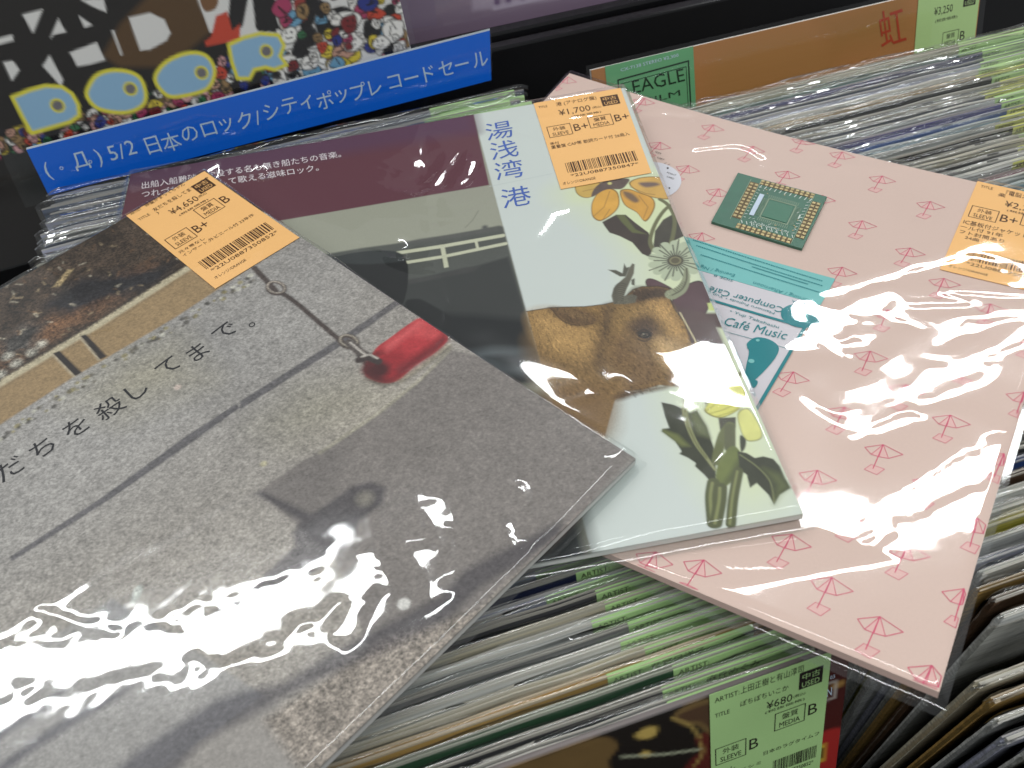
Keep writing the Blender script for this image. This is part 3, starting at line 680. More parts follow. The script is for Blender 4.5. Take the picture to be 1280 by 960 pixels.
pr = Print(BF, .0007); p = BF.inv([(772, 100), (860, 76), (862, 132)]); pr.stroke([(p[0, 0], p[0, 1] + .05), p[0], p[1], (p[1, 0], p[1, 1] + .05)], .0011); pr.stroke([(p[0, 0] + .002, p[0, 1] + .05), (p[0, 0] + .002, p[0, 1] + .003), (p[1, 0] - .002, p[1, 1] + .0035), (p[1, 0] - .002, p[1, 1] + .05)], .0005)
pr.text_px('EAGLE', (792, 117), (856, 101), (789, 101)); pr.text_px('FILM', (808, 130), (850, 119), (807, 123)); pr.build('lettering', obi, plain('dark_green_ink', (26, 52, 36), .6))
RED = plain('red_ink', (176, 62, 36), .6)
pr = Print(BF, .0003); pr.text_px('虹', (1102, 60), (1133, 50), (1096, 16)); pr.build('lettering', brown, RED)
q = BF.inv([(1148, -6), (1240, -34)]); u0 = q[0, 0]
price_tag(BF, [(u0, 0), (u0 + .054, 0), (u0 + .054, .088), (u0, .088)], .0006, brown, LIME, [('¥3,250', .27, .21, .3, .075), ('(税抜価格)', .3, .265, .36, .03)], [('外装', 'SLEEVE', 'B', .05, .46), ('盤質', 'MEDIA', 'B', .45, .36)], '', 5, INK)
flat_bag(BF, 0, 0, .316, .314, brown, 27, FILM_SOFT, .0012, .0008)

# ------------------------------------------------------------------ front record of the left row, price tag facing out
a, ex, ed = leaning_face((886, 868), (1036, 822), -.0055, 14); q = FlatFace(a, np.array([1., 0, 0]), ed)
FF = FlatFace(a + np.array([-.2715 + .015 + .0, -.0005, 0]) , np.array([1., 0, 0]), np.array([0, -math.sin(math.radians(14)), -math.cos(math.radians(14))]))
front = upright('front_record', FF, 0, 0, 'dark record with gold clouds and green price tag, front of the left row', 'record')
cv = Canvas(FF, 0, .0008, .314, .314, .0015, (30, 24, 20), .5)
K = 3.2; G1 = (112, 88, 52)
cv.poly(Z(700, 660, K, (-300, 1000), (-60, 910), (60, 865), (180, 835), (232, 870), (195, 930), (160, 1000)), G1, smooth=True, var=.15, vscale=90); cv.poly(Z(700, 660, K, (455, 760), (480, 725), (560, 690), (640, 690), (640, 800), (600, 830), (550, 790), (500, 790)), (122, 98, 60), smooth=True, var=.1, vscale=90)
cv.poly(Z(700, 660, K, (470, 755), (500, 735), (580, 705), (640, 705), (640, 790), (600, 800), (560, 775), (500, 775)), (86, 62, 44), smooth=True)
for p in (Z(700, 660, K, (300, 830), (340, 800), (385, 795), (380, 830), (330, 845)), Z(700, 660, K, (320, 905), (345, 890), (365, 905), (340, 915))): cv.poly(p, (196, 168, 92), smooth=True)
cv.poly(Z(700, 660, K, (540, 840), (600, 830), (600, 1000), (480, 1000), (520, 930), (560, 890)), (92, 34, 28), smooth=True, var=.15, vscale=80); cv.line(Z(700, 660, K, (250, 915), (420, 905), (560, 885)), (196, 200, 170), .8)
for p in (Z(700, 660, K, (560, 860), (570, 900), (540, 950)), Z(700, 660, K, (450, 760), (520, 790), (560, 840))): cv.line(p, (176, 150, 84), 1, smooth=True)
cv.poly(Z(820, 720, 4, (820, 420), (1100, 300), (1100, 1100), (780, 1100)), (74, 28, 24), .002, var=.12, vscale=60); cv.poly(Z(820, 720, 4, (880, 545), (940, 520), (935, 545), (890, 565)), (170, 130, 70), smooth=True)
cv.poly(Z(820, 720, 4, (800, 830), (900, 760), (960, 800), (980, 1000), (800, 1100)), (168, 44, 40), .002, smooth=True); cv.poly(Z(820, 720, 4, (812, 850), (848, 838), (842, 925), (806, 935)), (206, 178, 60)); cv.poly(Z(820, 720, 4, (818, 865), (838, 858), (834, 910), (814, 918)), (40, 30, 26))
for p in (Z(820, 720, 4, (850, 545), (898, 525), (895, 605), (848, 628)),): cv.line(p + p[:1], (206, 200, 190), .5)
cv.build('cover', front, PRINT_GLOSS, .003, (120, 112, 110))
pr = Print(FF, .0003); pr.text_px('03', Z(820, 720, 4, (868, 515))[0], Z(820, 720, 4, (892, 507))[0], Z(820, 720, 4, (869, 497))[0]); pr.text_px('N', Z(820, 720, 4, (852, 602))[0], Z(820, 720, 4, (876, 592))[0], Z(820, 720, 4, (853, 562))[0]); pr.build('lettering', front, SIGN_INK)
q = FF.inv([(886, 872), (1037, 826), (890, 960), (1026, 960)]); u0, u1 = q[0, 0], q[1, 0]
lines = [('ARTIST:', .04, .065, .2, .032), ('上田正樹と有山淳司', .25, .068, .52, .05), ('TITLE', .04, .17, .12, .028), ('ぽちぽちいこか', .25, .155, .40, .04), ('¥680', .47, .245, .22, .055), ('(税込)', .7, .235, .1, .025), ('(税抜価格)', .46, .275, .34, .022), ('帯なし', .04, .60, .17, .026), ('盤ムードシミ', .04, .645, .4, .026), ('日本のラグタイムフ', .46, .585, .5, .03), ('入荷', .04, .665, .1, .02)]
price_tag(FF, [(u0, -.0012), (u1, -.0012), (u1, .086), (u0, .086)], .0006, front, GREEN, lines, [('外装', 'SLEEVE', 'B', .04, .40), ('盤質', 'MEDIA', 'B', .55, .30)], '*22U0887350852*', 3, INK, (.55, .95, .66, .76))
flat_bag(FF, 0, 0, .314, .314, front, 31, FILM_SOFT, .0012, .0012)

# ------------------------------------------------------------------ three bagged sleeves lying across the rows
SURF = {k: BentSleeve(v) for k, v in SLEEVES.items()}
def lying(key, label):
    c = SURF[key].pt(S / 2, S / 2, -.0035); return empty('record_sleeve', tuple(map(float, c)), label, 'record sleeve')
pink = lying('pink', 'pale pink record sleeve printed with red beach umbrellas, lowest of the lying pile')
white = lying('white', 'record sleeve with brown ox, flowers and maroon band, lying between pink and grey sleeves')
dark = lying('dark', 'grey pavement photograph record sleeve with red capsule on chain, topmost of the lying pile')

# --- pink sleeve
ps = SURF['pink']
cv = Canvas(ps, 0, 0, S, S, .002, (211, 184, 171)); cv.c *= 1 + .05 * (value_noise(cv.U, cv.V, 14, 2, 3)[..., None] - .5) * np.array([1, 1.3, 1.5]); cv.g[:] = 1; cv.build('cover', pink, painted('pink_print', .55, .25, .12, 900), .0035, (216, 184, 172))
UMB = [(710, 96), (760, 113), (806, 123), (853, 127), (892, 156), (942, 183), (985, 214), (1005, 172), (1053, 190), (1103, 220), (1163, 252), (1078, 276), (1028, 244), (899, 236), (861, 207), (826, 178), (1138, 310), (1053, 334), (1180, 348), (1238, 380), (1110, 387), (1088, 439), (1133, 481), (1211, 450), (1056, 509), (992, 465), (1188, 519), (1280, 490), (878, 291), (945, 400),
       (1104, 556), (1022, 588), (1165, 597), (1255, 567), (1072, 636), (1222, 648), (1135, 680), (990, 668), (1040, 722), (880, 700), (950, 757), (1100, 771), (1205, 736), (1165, 832), (1290, 420), (1320, 360), (1300, 620), (820, 690), (770, 640), (1205, 203)]
pr = Print(ps, .00012); fill = Print(ps, .00006)
rmb = random.Random(2)
for x, y in UMB:
    o = ps.inv([(x, y)])[0]; k = .0138; rr = -.06 + rmb.uniform(-.05, .05)
    R2 = np.array([[math.cos(rr), -math.sin(rr)], [math.sin(rr), math.cos(rr)]])
    f = lambda a, b: o + R2 @ np.array([a, b]) * k
    # apex, canopy rim, ribs, pole and the small mat under it (sheared as drawn)
    rim = [f(-.46, .30), f(-.24, .52), f(-.02, .53), f(.24, .50), f(.58, .20)]; ap = f(0, 0)
    if not (-.004 < o[0] < S and -.004 < o[1] < S - .006): continue
    if min(p[0] for p in rim) < .0005 or max(p[0] for p in rim) > S - .0003 or o[1] < .0005: rim = [np.clip(p, .0006, S - .0006) for p in rim]; ap = np.clip(ap, .0006, S - .0006)
    cl = lambda p: np.clip(p, .0006, S - .0006)
    pr.stroke([ap] + rim + [ap], .00032)
    for r_ in rim[1:4]: pr.stroke([ap, r_], .00026)
    pr.stroke([ap, cl(f(-.08, 1.06))], .00038)
    pr.stroke([cl(p) for p in (f(-.30, 1.18), f(-.16, .92), f(.22, .96), f(.06, 1.26), f(-.30, 1.18))], .00022)
    fill.quad([ap, rim[1], rim[2], rim[3]]); fill.quad([cl(p) for p in (f(-.30, 1.18), f(-.16, .92), f(.22, .96), f(.06, 1.26))])
pr.build('umbrella_print', pink, plain('umbrella_red', (204, 84, 112), .6, .2, .05)); fill.build('umbrella_tint', pink, plain('umbrella_pale', (218, 176, 168), .6, .2, .02))
# round sticker
o = ps.inv([(812, 226)])[0]; n = 40; ring = [o + .0185 * np.array([math.cos(2 * math.pi * i / n), math.sin(2 * math.pi * i / n)]) for i in range(n)]
st = Print(ps, .0003); st.add(np.array([o] + ring), [(0, i + 1, (i + 1) % n + 1) for i in range(n)]); stick = st.build('round_sticker', pink, plain('white_sticker', (214, 212, 218), .5, .3, .02))
pr = Print(ps, .0004)
for i, (s_, x, y) in enumerate([('ICM', 824, 191), ('CART', 826, 198), ('/ /', 835, 205), ('1', 838, 211), ('POINT', 838, 217), ('CARD', 838, 222), ('.', 840, 236)]):
    p = ps.inv([(x - 5, y)])[0]; pr.text_uv(s_, p, np.array([.0012 * max(len(s_), 1), .0004]), np.array([0, -.0014]))
pr.build('lettering', stick, INK)
# insert card: teal panel printed upside down, white panel below it
q = ps.inv([(880, 303), (1042, 353), (1007, 412), (955, 515)]); uR = q[1, 0]; uL = uR - .118; vT = .5 * (q[0, 1] + q[1, 1]) - .001
TEALC = plain('teal_paper', (118, 186, 182), .55, .25, .03, 30); WHITEC = plain('pale_card', (206, 200, 204), .55, .25, .02, 30); TEALI = plain('teal_ink', (34, 124, 130), .6, .2, .05)
def cardp(p): return ps.inv([p])[0]
vA = cardp((1010, 378))[1]; vM = cardp((1003, 410))[1]; vB = vM + .118
card = sheet('insert_card', ps, [(uL, vT), (uR - .0005, vT), (uR - .0015, vB), (uL, vB)], .0004, pink, WHITEC, .0003, 12, 16)
sheet('teal_panel', ps, [(uL, vT), (uR, vT), (uR, vA), (uL, vA)], .0006, card, TEALC, .0002, 12, 6)
pr = Print(ps, .00075); bw = .0016
pr.stroke([(uL, vM), (uR - .0012, vM), (uR - .002, vB - .001), (uL, vB - .001)], bw)
ov = cardp((1001, 396)); n = 28; pr.add(np.array([ov] + [ov + np.array([.0095 * math.cos(2 * math.pi * i / n), .0088 * math.sin(2 * math.pi * i / n)]) for i in range(n)]), [(0, i + 1, (i + 1) % n + 1) for i in range(n)])
def flip(s_, right_end, left_end, h):          # upside-down line: reads from right to left
    a_ = cardp(right_end); b_ = cardp(left_end); pr.text_uv(s_, a_, b_ - a_, np.array([0, h]))
flip('Computer Café', (982, 384), (890, 357), .0058); flip('Mamoru Fujieda • Yuji', (969, 391), (893, 367), .0022)
flip('Morning / Afternoon', (1018, 376), (943, 352), .0034); flip('Evening / Night', (920, 343), (870, 330), .0034); flip('Disc A', (1016, 384), (990, 376), .0018); flip('SIDE B', (917, 351), (893, 344), .0018)
for (a_, b_) in (((1028, 352), (868, 301)), ((1028, 358), (872, 308)), ((1024, 366), (876, 319)), ((1010, 356), (940, 334))):
    A = cardp(a_); B = cardp(b_); rs = random.Random(int(a_[0] + a_[1])); t = 0      # rows of tiny unreadable print
    while t < 1:
        w_ = rs.uniform(.006, .02); p = A + (B - A) * t; d = (B - A) * w_ * .7
        pr.quad([p, p + d, p + d + [0, .0009], p + [0, .0009]]); t += w_
a_, b_ = cardp((903, 407)), cardp((981, 426)); pr.text_uv('Café Music', a_, b_ - a_, np.array([0, -.0062]))
a_, b_ = cardp((911, 392)), cardp((972, 413)); pr.text_uv('• Yuji Takahashi', a_, b_ - a_, np.array([0, -.0024]))
pr.stroke([cardp((900, 414)), cardp((988, 438))], .0003)
def blob(pts):
    p = catmull(ps.inv(pts)); c_ = p.mean(0); pr.add(np.vstack([[c_], p]), [(0, i + 1, (i + 1) % len(p) + 1) for i in range(len(p))])
blob([(934, 430), (945, 423), (962, 426), (973, 435), (970, 447), (958, 462), (946, 474), (936, 482), (930, 482), (932, 462), (936, 442), (934, 436)]); blob([(938, 476), (947, 478), (943, 486), (934, 484)])
pr.build('lettering', card, TEALI)
dw = Print(ps, .0009); n = 14
for (x, y), r_ in (((939, 453), .0014), ((947, 427), .0009)):
    c_ = cardp((x, y)); dw.add(np.array([c_] + [c_ + r_ * np.array([math.cos(2 * math.pi * i / n), math.sin(2 * math.pi * i / n)]) for i in range(n)]), [(0, i + 1, (i + 1) % n + 1) for i in range(n)])
lx = ps.inv([(994, 389), (1008, 393), (994, 402), (1009, 405), (991, 396), (1010, 400)])
dw.stroke([lx[0], lx[1]], .0006); dw.stroke([lx[4], lx[5]], .0005); dw.stroke([lx[2], lx[3]], .0006); dw.stroke([lx[0], lx[2]], .0005); dw.stroke([lx[1], lx[3]], .0005)
dw.build('pale_marks', card, TEALC)
# circuit board
q = ps.inv([(922, 219), (1033, 249), (1002, 314), (889, 280)])
BT = .0018; PCB = plain('green_circuit_board', (22, 92, 66), .35, .5, .12, 90); GOLD = plain('gold_pads', (168, 150, 104), .35, .5, .15, 400, .5)
brd = sheet('circuit_board', ps, q, BT, pink, PCB, BT - .0002, 8, 8)
f = lambda x, y: (q[0] * (1 - x) + q[1] * x) * (1 - y) + (q[3] * (1 - x) + q[2] * x) * y
pads = Print(ps, BT + .0003); lines_ = Print(ps, BT + .00015); silk = Print(ps, BT + .00025); holes = Print(ps, BT + .0001)
def pad(x, y, r_): pads.quad([f(x - r_, y - r_), f(x + r_, y - r_), f(x + r_, y + r_), f(x - r_, y + r_)])
for i in range(11):
    t = .30 + i * .0555
    for dy in (.035, .085): pad(t, dy, .017); pad(t - .012, 1 - dy, .017)
for i in range(11):
    t = .18 + i * .064
    for dx in (.05, .10): pad(1 - dx + .004, t, .017)
    for dx in (.20, .255): pad(dx, t - .04, .017)
for y0, y1, x0, x1 in ((.015, .108, .275, .88), (.892, .985, .265, .87)): holes.quad([f(x0, y0), f(x1, y0), f(x1, y1), f(x0, y1)])
for x0, x1, y0, y1 in ((.882, .975, .15, .85), (.175, .28, .10, .82)): holes.quad([f(x0, y0), f(x1, y0), f(x1, y1), f(x0, y1)])
for p in ([(.28, .0), (.28, .86), (.29, .99)], [(.17, .06), (.17, .86)], [(.875, .04), (.875, .98)]): lines_.stroke([f(*t) for t in p], .00035)
for (x0, y0, x1, y1, wd) in ((.45, .32, .75, .32, .0007), (.75, .32, .75, .68, .0007), (.75, .68, .45, .68, .0007), (.45, .68, .45, .32, .0007)): lines_.stroke([f(x0, y0), f(x1, y1)], wd)
for i in range(16):
    t = .44 + i * .0215
    for (x0, y0, x1, y1) in ((t, .25, t, .31), (t, .69, t, .75), (.385, t - .1, .44, t - .1), (.76, t - .1, .815, t - .1)): lines_.stroke([f(x0, y0), f(x1, y1)], .0003)
rs = random.Random(8)
for i in range(70):
    x, y = rs.uniform(.3, .86), rs.uniform(.13, .87)
    if .4 < x < .8 and .27 < y < .73: continue
    if rs.random() < .5: silk.stroke([f(x, y), f(x + rs.uniform(-.03, .03), y + rs.uniform(.01, .03))], .0003)
    else: pad(x, y, .007)
for i in range(11):
    t = .31 + i * .0555; silk.stroke([f(t, .12), f(t - .01, .17)], .0005); silk.stroke([f(t - .02, .83), f(t, .875)], .0004)
    u_ = .19 + i * .06; silk.stroke([f(.86, u_), f(.835, u_ + .015)], .0004); silk.stroke([f(.295, u_ - .03), f(.315, u_ - .03)], .0004)
silk.text_uv('AC-QFP100PRG-01N', f(.38, .845), f(.80, .83) - f(.38, .845), f(.38, .80) - f(.38, .845)); silk.stroke([f(.83, .46), f(.83, .53)], .0008)
holes.build('pad_ground', brd, plain('bare_board', (92, 74, 40), .5, .3, .2, 200)); lines_.build('copper_trace', brd, plain('tinned_trace', (120, 142, 112), .4, .5)); pads.build('pad', brd, GOLD, kind='stuff'); silk.build('lettering', brd, plain('silkscreen', (206, 216, 206), .6))
sheet('blank_label', ps, [f(.335, .28), f(.385, .28), f(.385, .70), f(.335, .70)], BT + .0004, brd, plain('blank_label_white', (196, 210, 226), .4, .3, .02), .0002, 4, 4)
sheet('chip_pad', ps, [f(.465, .34), f(.735, .34), f(.735, .66), f(.465, .66)], BT + .0003, brd, plain('chip_green', (30, 104, 74), .3, .5, .05), .0002, 4, 4)
q = ps.inv([(1220, 229), (1178, 338)]); u0 = q[:, 0].mean() - .001
price_tag(ps, [(u0, -.0005), (S - .0005, .0), (S - .0008, .0865), (u0 + .001, .0865)], .0005, pink, ORANGE, [('TITLE', .05, .065, .12, .028), ('『電脳カフェのための音', .3, .085, .66, .055), ('楽', .24, .12, .07, .045), ('¥2,250', .33, .225, .36, .075), ('(税抜価格)', .37, .265, .36, .026), ('IC基板付ジャケット', .03, .50, .6, .05), ('ール付 91年', .02, .55, .4, .04), ('フト封筒あり', .03, .605, .42, .04), ('24曲', .10, .65, .13, .035), ('オレンジ/ORANGE', .06, .96, .36, .025)], [('外装', 'SLEEVE', 'B+', .05, .285), ('盤質', 'MEDIA', 'B+', .53, .25)], '*22U0886750847*', 2, None, (.18, .9, .74, .85))

# --- white sleeve
ws = SURF['white']
cv = Canvas(ws, 0, 0, S, S, .0005, (199, 205, 199), .04)
A_ = lambda *p: Z(640, 240, 4.923, *p); B_ = lambda *p: Z(720, 180, 7.111, *p); C_ = lambda *p: Z(800, 460, 4.8, *p); D_ = lambda *p: Z(780, 360, 4.8, *p); E_ = lambda *p: Z(380, 240, 4.267, *p); F_ = lambda *p: Z(600, 250, 3.2, *p)
pu = .2185
# harbour photograph on the left
cv.poly([(-.01, -.01), (pu, -.01), (pu + .0155, S + .01), (-.01, S + .01)], (150, 150, 134), uv=True, grain=.25)
cv.poly([(-.01, -.01), (pu, -.01), (.2205, .0705), (-.01, .0675)], (92, 50, 60), uv=True, grain=.06); cv.poly([(-.01, -.01), (pu, -.01), (.2195, .018), (-.01, .014)], (84, 52, 74), .012, uv=True)
edge_u = lambda v: pu + .0155 * v / S
clip = lambda pts: [(min(u, edge_u(v)), v) for u, v in ws.inv(pts)]
cv.poly(clip(E_((-400, 420), (300, 300), (560, 265), (1050, 180), (1100, 180), (1400, 960), (-400, 1200))), (78, 80, 75), .0015, uv=True, var=.12, vscale=60, grain=.5)
cv.poly(clip(E_((500, 275), (620, 250), (760, 232), (900, 210), (1040, 180), (1046, 205), (800, 245), (600, 270))), (82, 82, 78), .002, uv=True, var=.2, vscale=120); cv.line(E_((860, 190), (900, 150), (930, 100)), (96, 94, 84), .5, alpha=.6); cv.dot(E_((965, 188))[0], 1.6, (78, 78, 76), .002)
cv.poly(clip(E_((540, 480), (740, 430), (900, 400), (1090, 345), (1400, 960), (300, 1100))), (52, 54, 52), .002, uv=True, var=.1, vscale=40, grain=.4); cv.poly(clip(E_((540, 470), (700, 445), (850, 405), (940, 395), (900, 425), (700, 465), (560, 492))), (62, 62, 60), .002, uv=True, var=.2, vscale=100)
cv.poly(clip(E_((500, 640), (780, 650), (900, 655), (1180, 680), (1400, 1000), (600, 1100))), (22, 25, 26), .006, uv=True, var=.12, vscale=40, grain=.3); cv.poly(clip(E_((800, 860), (1000, 830), (1230, 840), (1260, 960), (900, 1000))), (70, 76, 78), .006, uv=True, var=.4, vscale=70); cv.poly(clip(E_((960, 880), (1220, 850), (1260, 930), (1060, 930))), (34, 40, 42), .004, uv=True)
cv.poly(clip([(560, 500), (800, 470), (820, 760), (560, 760)]), (34, 38, 38), .01, uv=True, var=.4, vscale=90)
FC = (190, 190, 164)
for p, w_ in ((((500, 325), (735, 290), (1060, 232)), 2.7), (((520, 380), (740, 345), (1075, 275)), 2.4)): cv.line(clip(E_(*p)), FC, w_, uv=True)
cv.poly(E_((725, 282), (748, 280), (772, 400), (748, 405)), FC); cv.poly(E_((908, 258), (924, 256), (934, 302), (920, 305)), FC)
cv.poly(E_((150, 380), (200, 340), (330, 318), (450, 315), (515, 330), (550, 380), (556, 440), (545, 540), (500, 620), (300, 700)), (22, 24, 24), smooth=True, var=.1, vscale=60); cv.poly(E_((150, 370), (200, 338), (330, 316), (450, 313), (515, 328), (540, 362), (480, 375), (300, 385)), (44, 48, 48), .0015, smooth=True)
cv.poly(E_((540, 590), (590, 570), (640, 580), (760, 650), (790, 690), (700, 760), (560, 700)), (24, 26, 26), .0015, smooth=True)
# pale panel: flower glow, ox, flowers
cv.poly([(700, 240), (760, 225), (830, 220), (900, 360), (960, 500), (990, 600), (940, 640), (890, 600), (850, 520), (830, 460), (800, 400), (790, 320), (740, 270)], (206, 213, 176), .03, smooth=True); cv.poly(B_((0, 330), (700, 260), (900, 500), (840, 900), (560, 900), (200, 480), (0, 480)), (208, 216, 172), .016)
OC = (150, 118, 72); DK = (62, 52, 46); DKG = (58, 60, 46); LVG = (112, 120, 66); PUR = (86, 62, 66)
def petal(pts, col, dark=None, rib=True, **kw):
    cv.poly(pts, tuple(int(c * .62) for c in col), smooth=True); p = ws.inv(pts); c_ = p.mean(0); cv.poly(c_ + (p - c_) * .93, col, uv=True, smooth=True, var=.12, vscale=160, **kw)
OR = (214, 160, 68)
petal(B_((0, 430), (0, 350), (120, 330), (230, 350), (260, 400), (140, 470), (60, 475)), (200, 164, 84)); petal(B_((470, 350), (560, 300), (720, 290), (830, 330), (850, 480), (700, 480), (560, 430)), (206, 162, 84))
petal(B_((150, 500), (200, 430), (290, 390), (370, 430), (385, 540), (330, 620), (220, 685), (150, 650), (135, 570)), OR); petal(B_((390, 420), (470, 400), (560, 430), (680, 480), (700, 570), (620, 690), (540, 610), (430, 540)), (208, 154, 66))
cv.poly(B_((160, 400), (230, 340), (330, 310), (470, 310), (450, 360), (400, 400), (300, 400), (230, 420), (140, 470)), (92, 76, 70), smooth=True, var=.2, vscale=200); cv.poly(B_((420, 420), (500, 440), (560, 500), (520, 520), (440, 470)), (116, 92, 70), .002, smooth=True); cv.poly(B_((560, 345), (700, 340), (740, 365), (620, 385)), (112, 92, 84), .002, smooth=True)
cv.dot(B_((300, 350))[0], 1.2, (198, 190, 120))
for p in (((160, 640), (250, 560), (300, 420)), ((240, 670), (300, 580)), ((600, 660), (640, 560), (560, 460)), ((480, 380), (620, 440), (700, 450)), ((60, 420), (200, 390))): cv.line(B_(*p), (120, 84, 48), .35, alpha=.8)
LF1 = A_((555, 185), (640, 140), (700, 140), (760, 190), (840, 250), (870, 330), (850, 400), (800, 380), (740, 310), (660, 270), (600, 250), (570, 210)); cv.poly(LF1, DK, var=.2, vscale=150); cv.poly(A_((640, 140), (690, 140), (760, 230), (830, 260), (740, 250), (680, 190)), LVG, .001, alpha=.55)
cv.poly(A_((870, 330), (880, 240), (930, 170), (1000, 130), (1050, 170), (1080, 260), (1000, 300), (940, 340), (880, 370)), (68, 64, 54), var=.2, vscale=150)
for p, w_ in (((870, 360), (850, 300), (880, 200), (940, 110), (1000, 70)), 2.2), (((910, 45), (960, 80), (1000, 160), (990, 270), (960, 360)), 2.2): cv.line(A_(*p), (104, 104, 72), w_, smooth=True)
for k in range(14):                                         # grey daisy
    t = 2 * math.pi * k / 14 + .2; c0 = (1005, 422); cv.line(A_((c0[0] + 34 * math.cos(t), c0[1] + 28 * math.sin(t)), (c0[0] + 140 * math.cos(t), c0[1] + 105 * math.sin(t))), (176, 184, 156), 5)
for k in range(26):
    t = 2 * math.pi * k / 26; c0 = (1005, 422); cv.line(A_((c0[0] + 30 * math.cos(t), c0[1] + 26 * math.sin(t)), (c0[0] + (80 + 50 * ((k * 7) % 3)) * math.cos(t), c0[1] + (62 + 34 * ((k * 7) % 3)) * math.sin(t))), (72, 72, 60), .7)
cv.dot(A_((1005, 422))[0], 4.0, (74, 70, 58)); cv.dot(A_((1005, 422))[0], 3.0, (132, 128, 96)); cv.dot(A_((1005, 422))[0], 2.2, (92, 86, 66))
petal(A_((825, 540), (870, 535), (980, 590), (1000, 630), (900, 620), (830, 580)), PUR); petal(A_((985, 660), (1060, 580), (1150, 545), (1205, 590), (1220, 680), (1180, 760), (1100, 770), (1010, 730)), PUR)
cv.poly(D_((280, 70), (340, 120), (500, 150), (590, 150), (610, 240), (560, 240), (640, 420), (560, 400), (470, 380), (400, 340)), (84, 66, 64), .002, var=.25, vscale=120); cv.poly(D_((500, 90), (540, 90), (570, 135), (510, 135)), (196, 206, 130)); cv.poly(D_((590, 235), (620, 235), (720, 470), (700, 475)), (176, 184, 96), .001)
petal(D_((435, 420), (470, 395), (540, 390), (620, 430), (670, 500), (665, 545), (580, 560), (500, 550)), (202, 196, 88)); cv.poly(D_((400, 600), (480, 560), (580, 570), (550, 640), (490, 700), (450, 640)), (70, 60, 54), var=.2, vscale=150)
petal(D_((480, 735), (530, 660), (600, 580), (680, 560), (730, 620), (720, 700), (640, 760), (560, 780)), (206, 202, 104)); petal(D_((680, 760), (740, 720), (800, 800), (830, 890), (780, 920), (720, 900)), (208, 206, 126))
for p in (((490, 740), (600, 660), (690, 600)), ((510, 755), (620, 720), (710, 660)), ((560, 770), (650, 740), (710, 700)), ((460, 430), (560, 470), (640, 530)), ((480, 480), (580, 510), (650, 540))): cv.line(D_(*p), (132, 126, 60), .4, alpha=.8, smooth=True)
cv.line(D_((560, 560), (660, 545), (720, 500), (760, 560)), (104, 100, 66), 1.6, smooth=True)
# bottom stems and leaves
L1 = C_((128, 205), (200, 220), (270, 250), (300, 270), (340, 255), (400, 350), (440, 470), (455, 540), (455, 620), (460, 740), (430, 690), (385, 640), (330, 590), (335, 570), (290, 540), (235, 515), (250, 500), (210, 440), (130, 380), (135, 365), (175, 360), (150, 290))
cv.poly(L1, DKG, var=.25, vscale=170); cv.poly(C_((300, 275), (340, 258), (400, 355), (420, 420), (350, 400), (310, 330)), (92, 98, 62), .003); cv.poly(C_((130, 380), (140, 368), (230, 400), (300, 470), (250, 470)), (118, 124, 70), .002, alpha=.7)
cv.line(C_((300, 110), (270, 180), (275, 300), (330, 440), (400, 540), (450, 610)), (140, 142, 100), [2.6, 2.4, 2.2, 1.8, 1.4, 1], smooth=True); cv.line(C_((300, 110), (270, 180), (275, 300), (330, 440), (400, 540)), (100, 102, 66), .6, smooth=True)
cv.poly(C_((470, 300), (575, 295), (575, 355), (520, 400), (480, 370)), (70, 68, 56), var=.2, vscale=150); cv.line(C_((540, 345), (500, 400), (470, 500), (460, 560)), (98, 102, 64), 4, smooth=True); cv.line(C_((540, 360), (540, 480)), (88, 90, 62), 4.5)
cv.poly(C_((600, 405), (635, 430), (630, 480), (605, 500)), DKG, smooth=True)
cv.poly(C_((455, 640), (475, 560), (545, 470), (600, 500), (620, 600), (560, 670), (520, 710), (480, 745), (460, 700)), (104, 112, 62), smooth=True, var=.25, vscale=150); cv.poly(C_((500, 700), (560, 600), (610, 520), (625, 600), (560, 675)), (70, 74, 52), .003, alpha=.8)
cv.poly(C_((585, 500), (640, 510), (690, 540), (740, 530), (800, 545), (840, 590), (870, 660), (905, 720), (840, 760), (805, 820), (770, 760), (700, 690), (660, 720), (640, 640), (600, 610)), DKG, var=.25, vscale=150); cv.poly(C_((740, 600), (840, 640), (895, 715), (845, 755), (805, 815), (820, 700)), (108, 116, 70), .004, alpha=.6); cv.line(C_((600, 520), (700, 590), (780, 680), (805, 800)), (120, 124, 84), .5, smooth=True)
for p, w_ in ((((440, 690), (428, 780), (440, 930)), 5), (((485, 720), (480, 800), (455, 930)), 5), (((590, 620), (560, 780), (545, 935)), 4)): cv.line(C_(*p), (84, 88, 58), w_, smooth=True); cv.line(C_(*[(x - 6, y) for x, y in p]), (128, 132, 86), w_ * .25, smooth=True)
# ox
OX = ws.inv(A_((70, 738), (230, 712), (330, 708), (450, 705), (560, 692), (640, 675), (700, 640), (745, 600), (800, 582), (900, 580), (960, 590), (985, 610), (975, 660), (1000, 720), (1060, 800), (1110, 940)) + F_((860, 560), (890, 640), (920, 675), (918, 700), (900, 715), (830, 745), (760, 745), (720, 740), (650, 760), (590, 765), (540, 800), (520, 870), (500, 945), (440, 1010), (340, 1010)))
in_panel = lambda pts: [(max(u, edge_u(v) + .0002), v) for u, v in pts]
OXB = in_panel(list(OX) + [(0, S * .9)])
cv.poly(OXB, (130, 100, 58), uv=True, var=.14, vscale=60, grain=1.8)
SH = lambda pts, col, soft, **kw: cv.poly(in_panel(ws.inv(pts)), col, soft, uv=True, smooth=True, grain=1.6, **kw)
SH(F_((180, 560), (330, 600), (520, 560), (540, 700), (520, 800), (500, 940), (330, 1000), (230, 900)), (128, 100, 62), .018); SH(A_((120, 760), (260, 740), (420, 830), (520, 850), (540, 960), (380, 1010), (200, 930)), (172, 136, 84), .012)
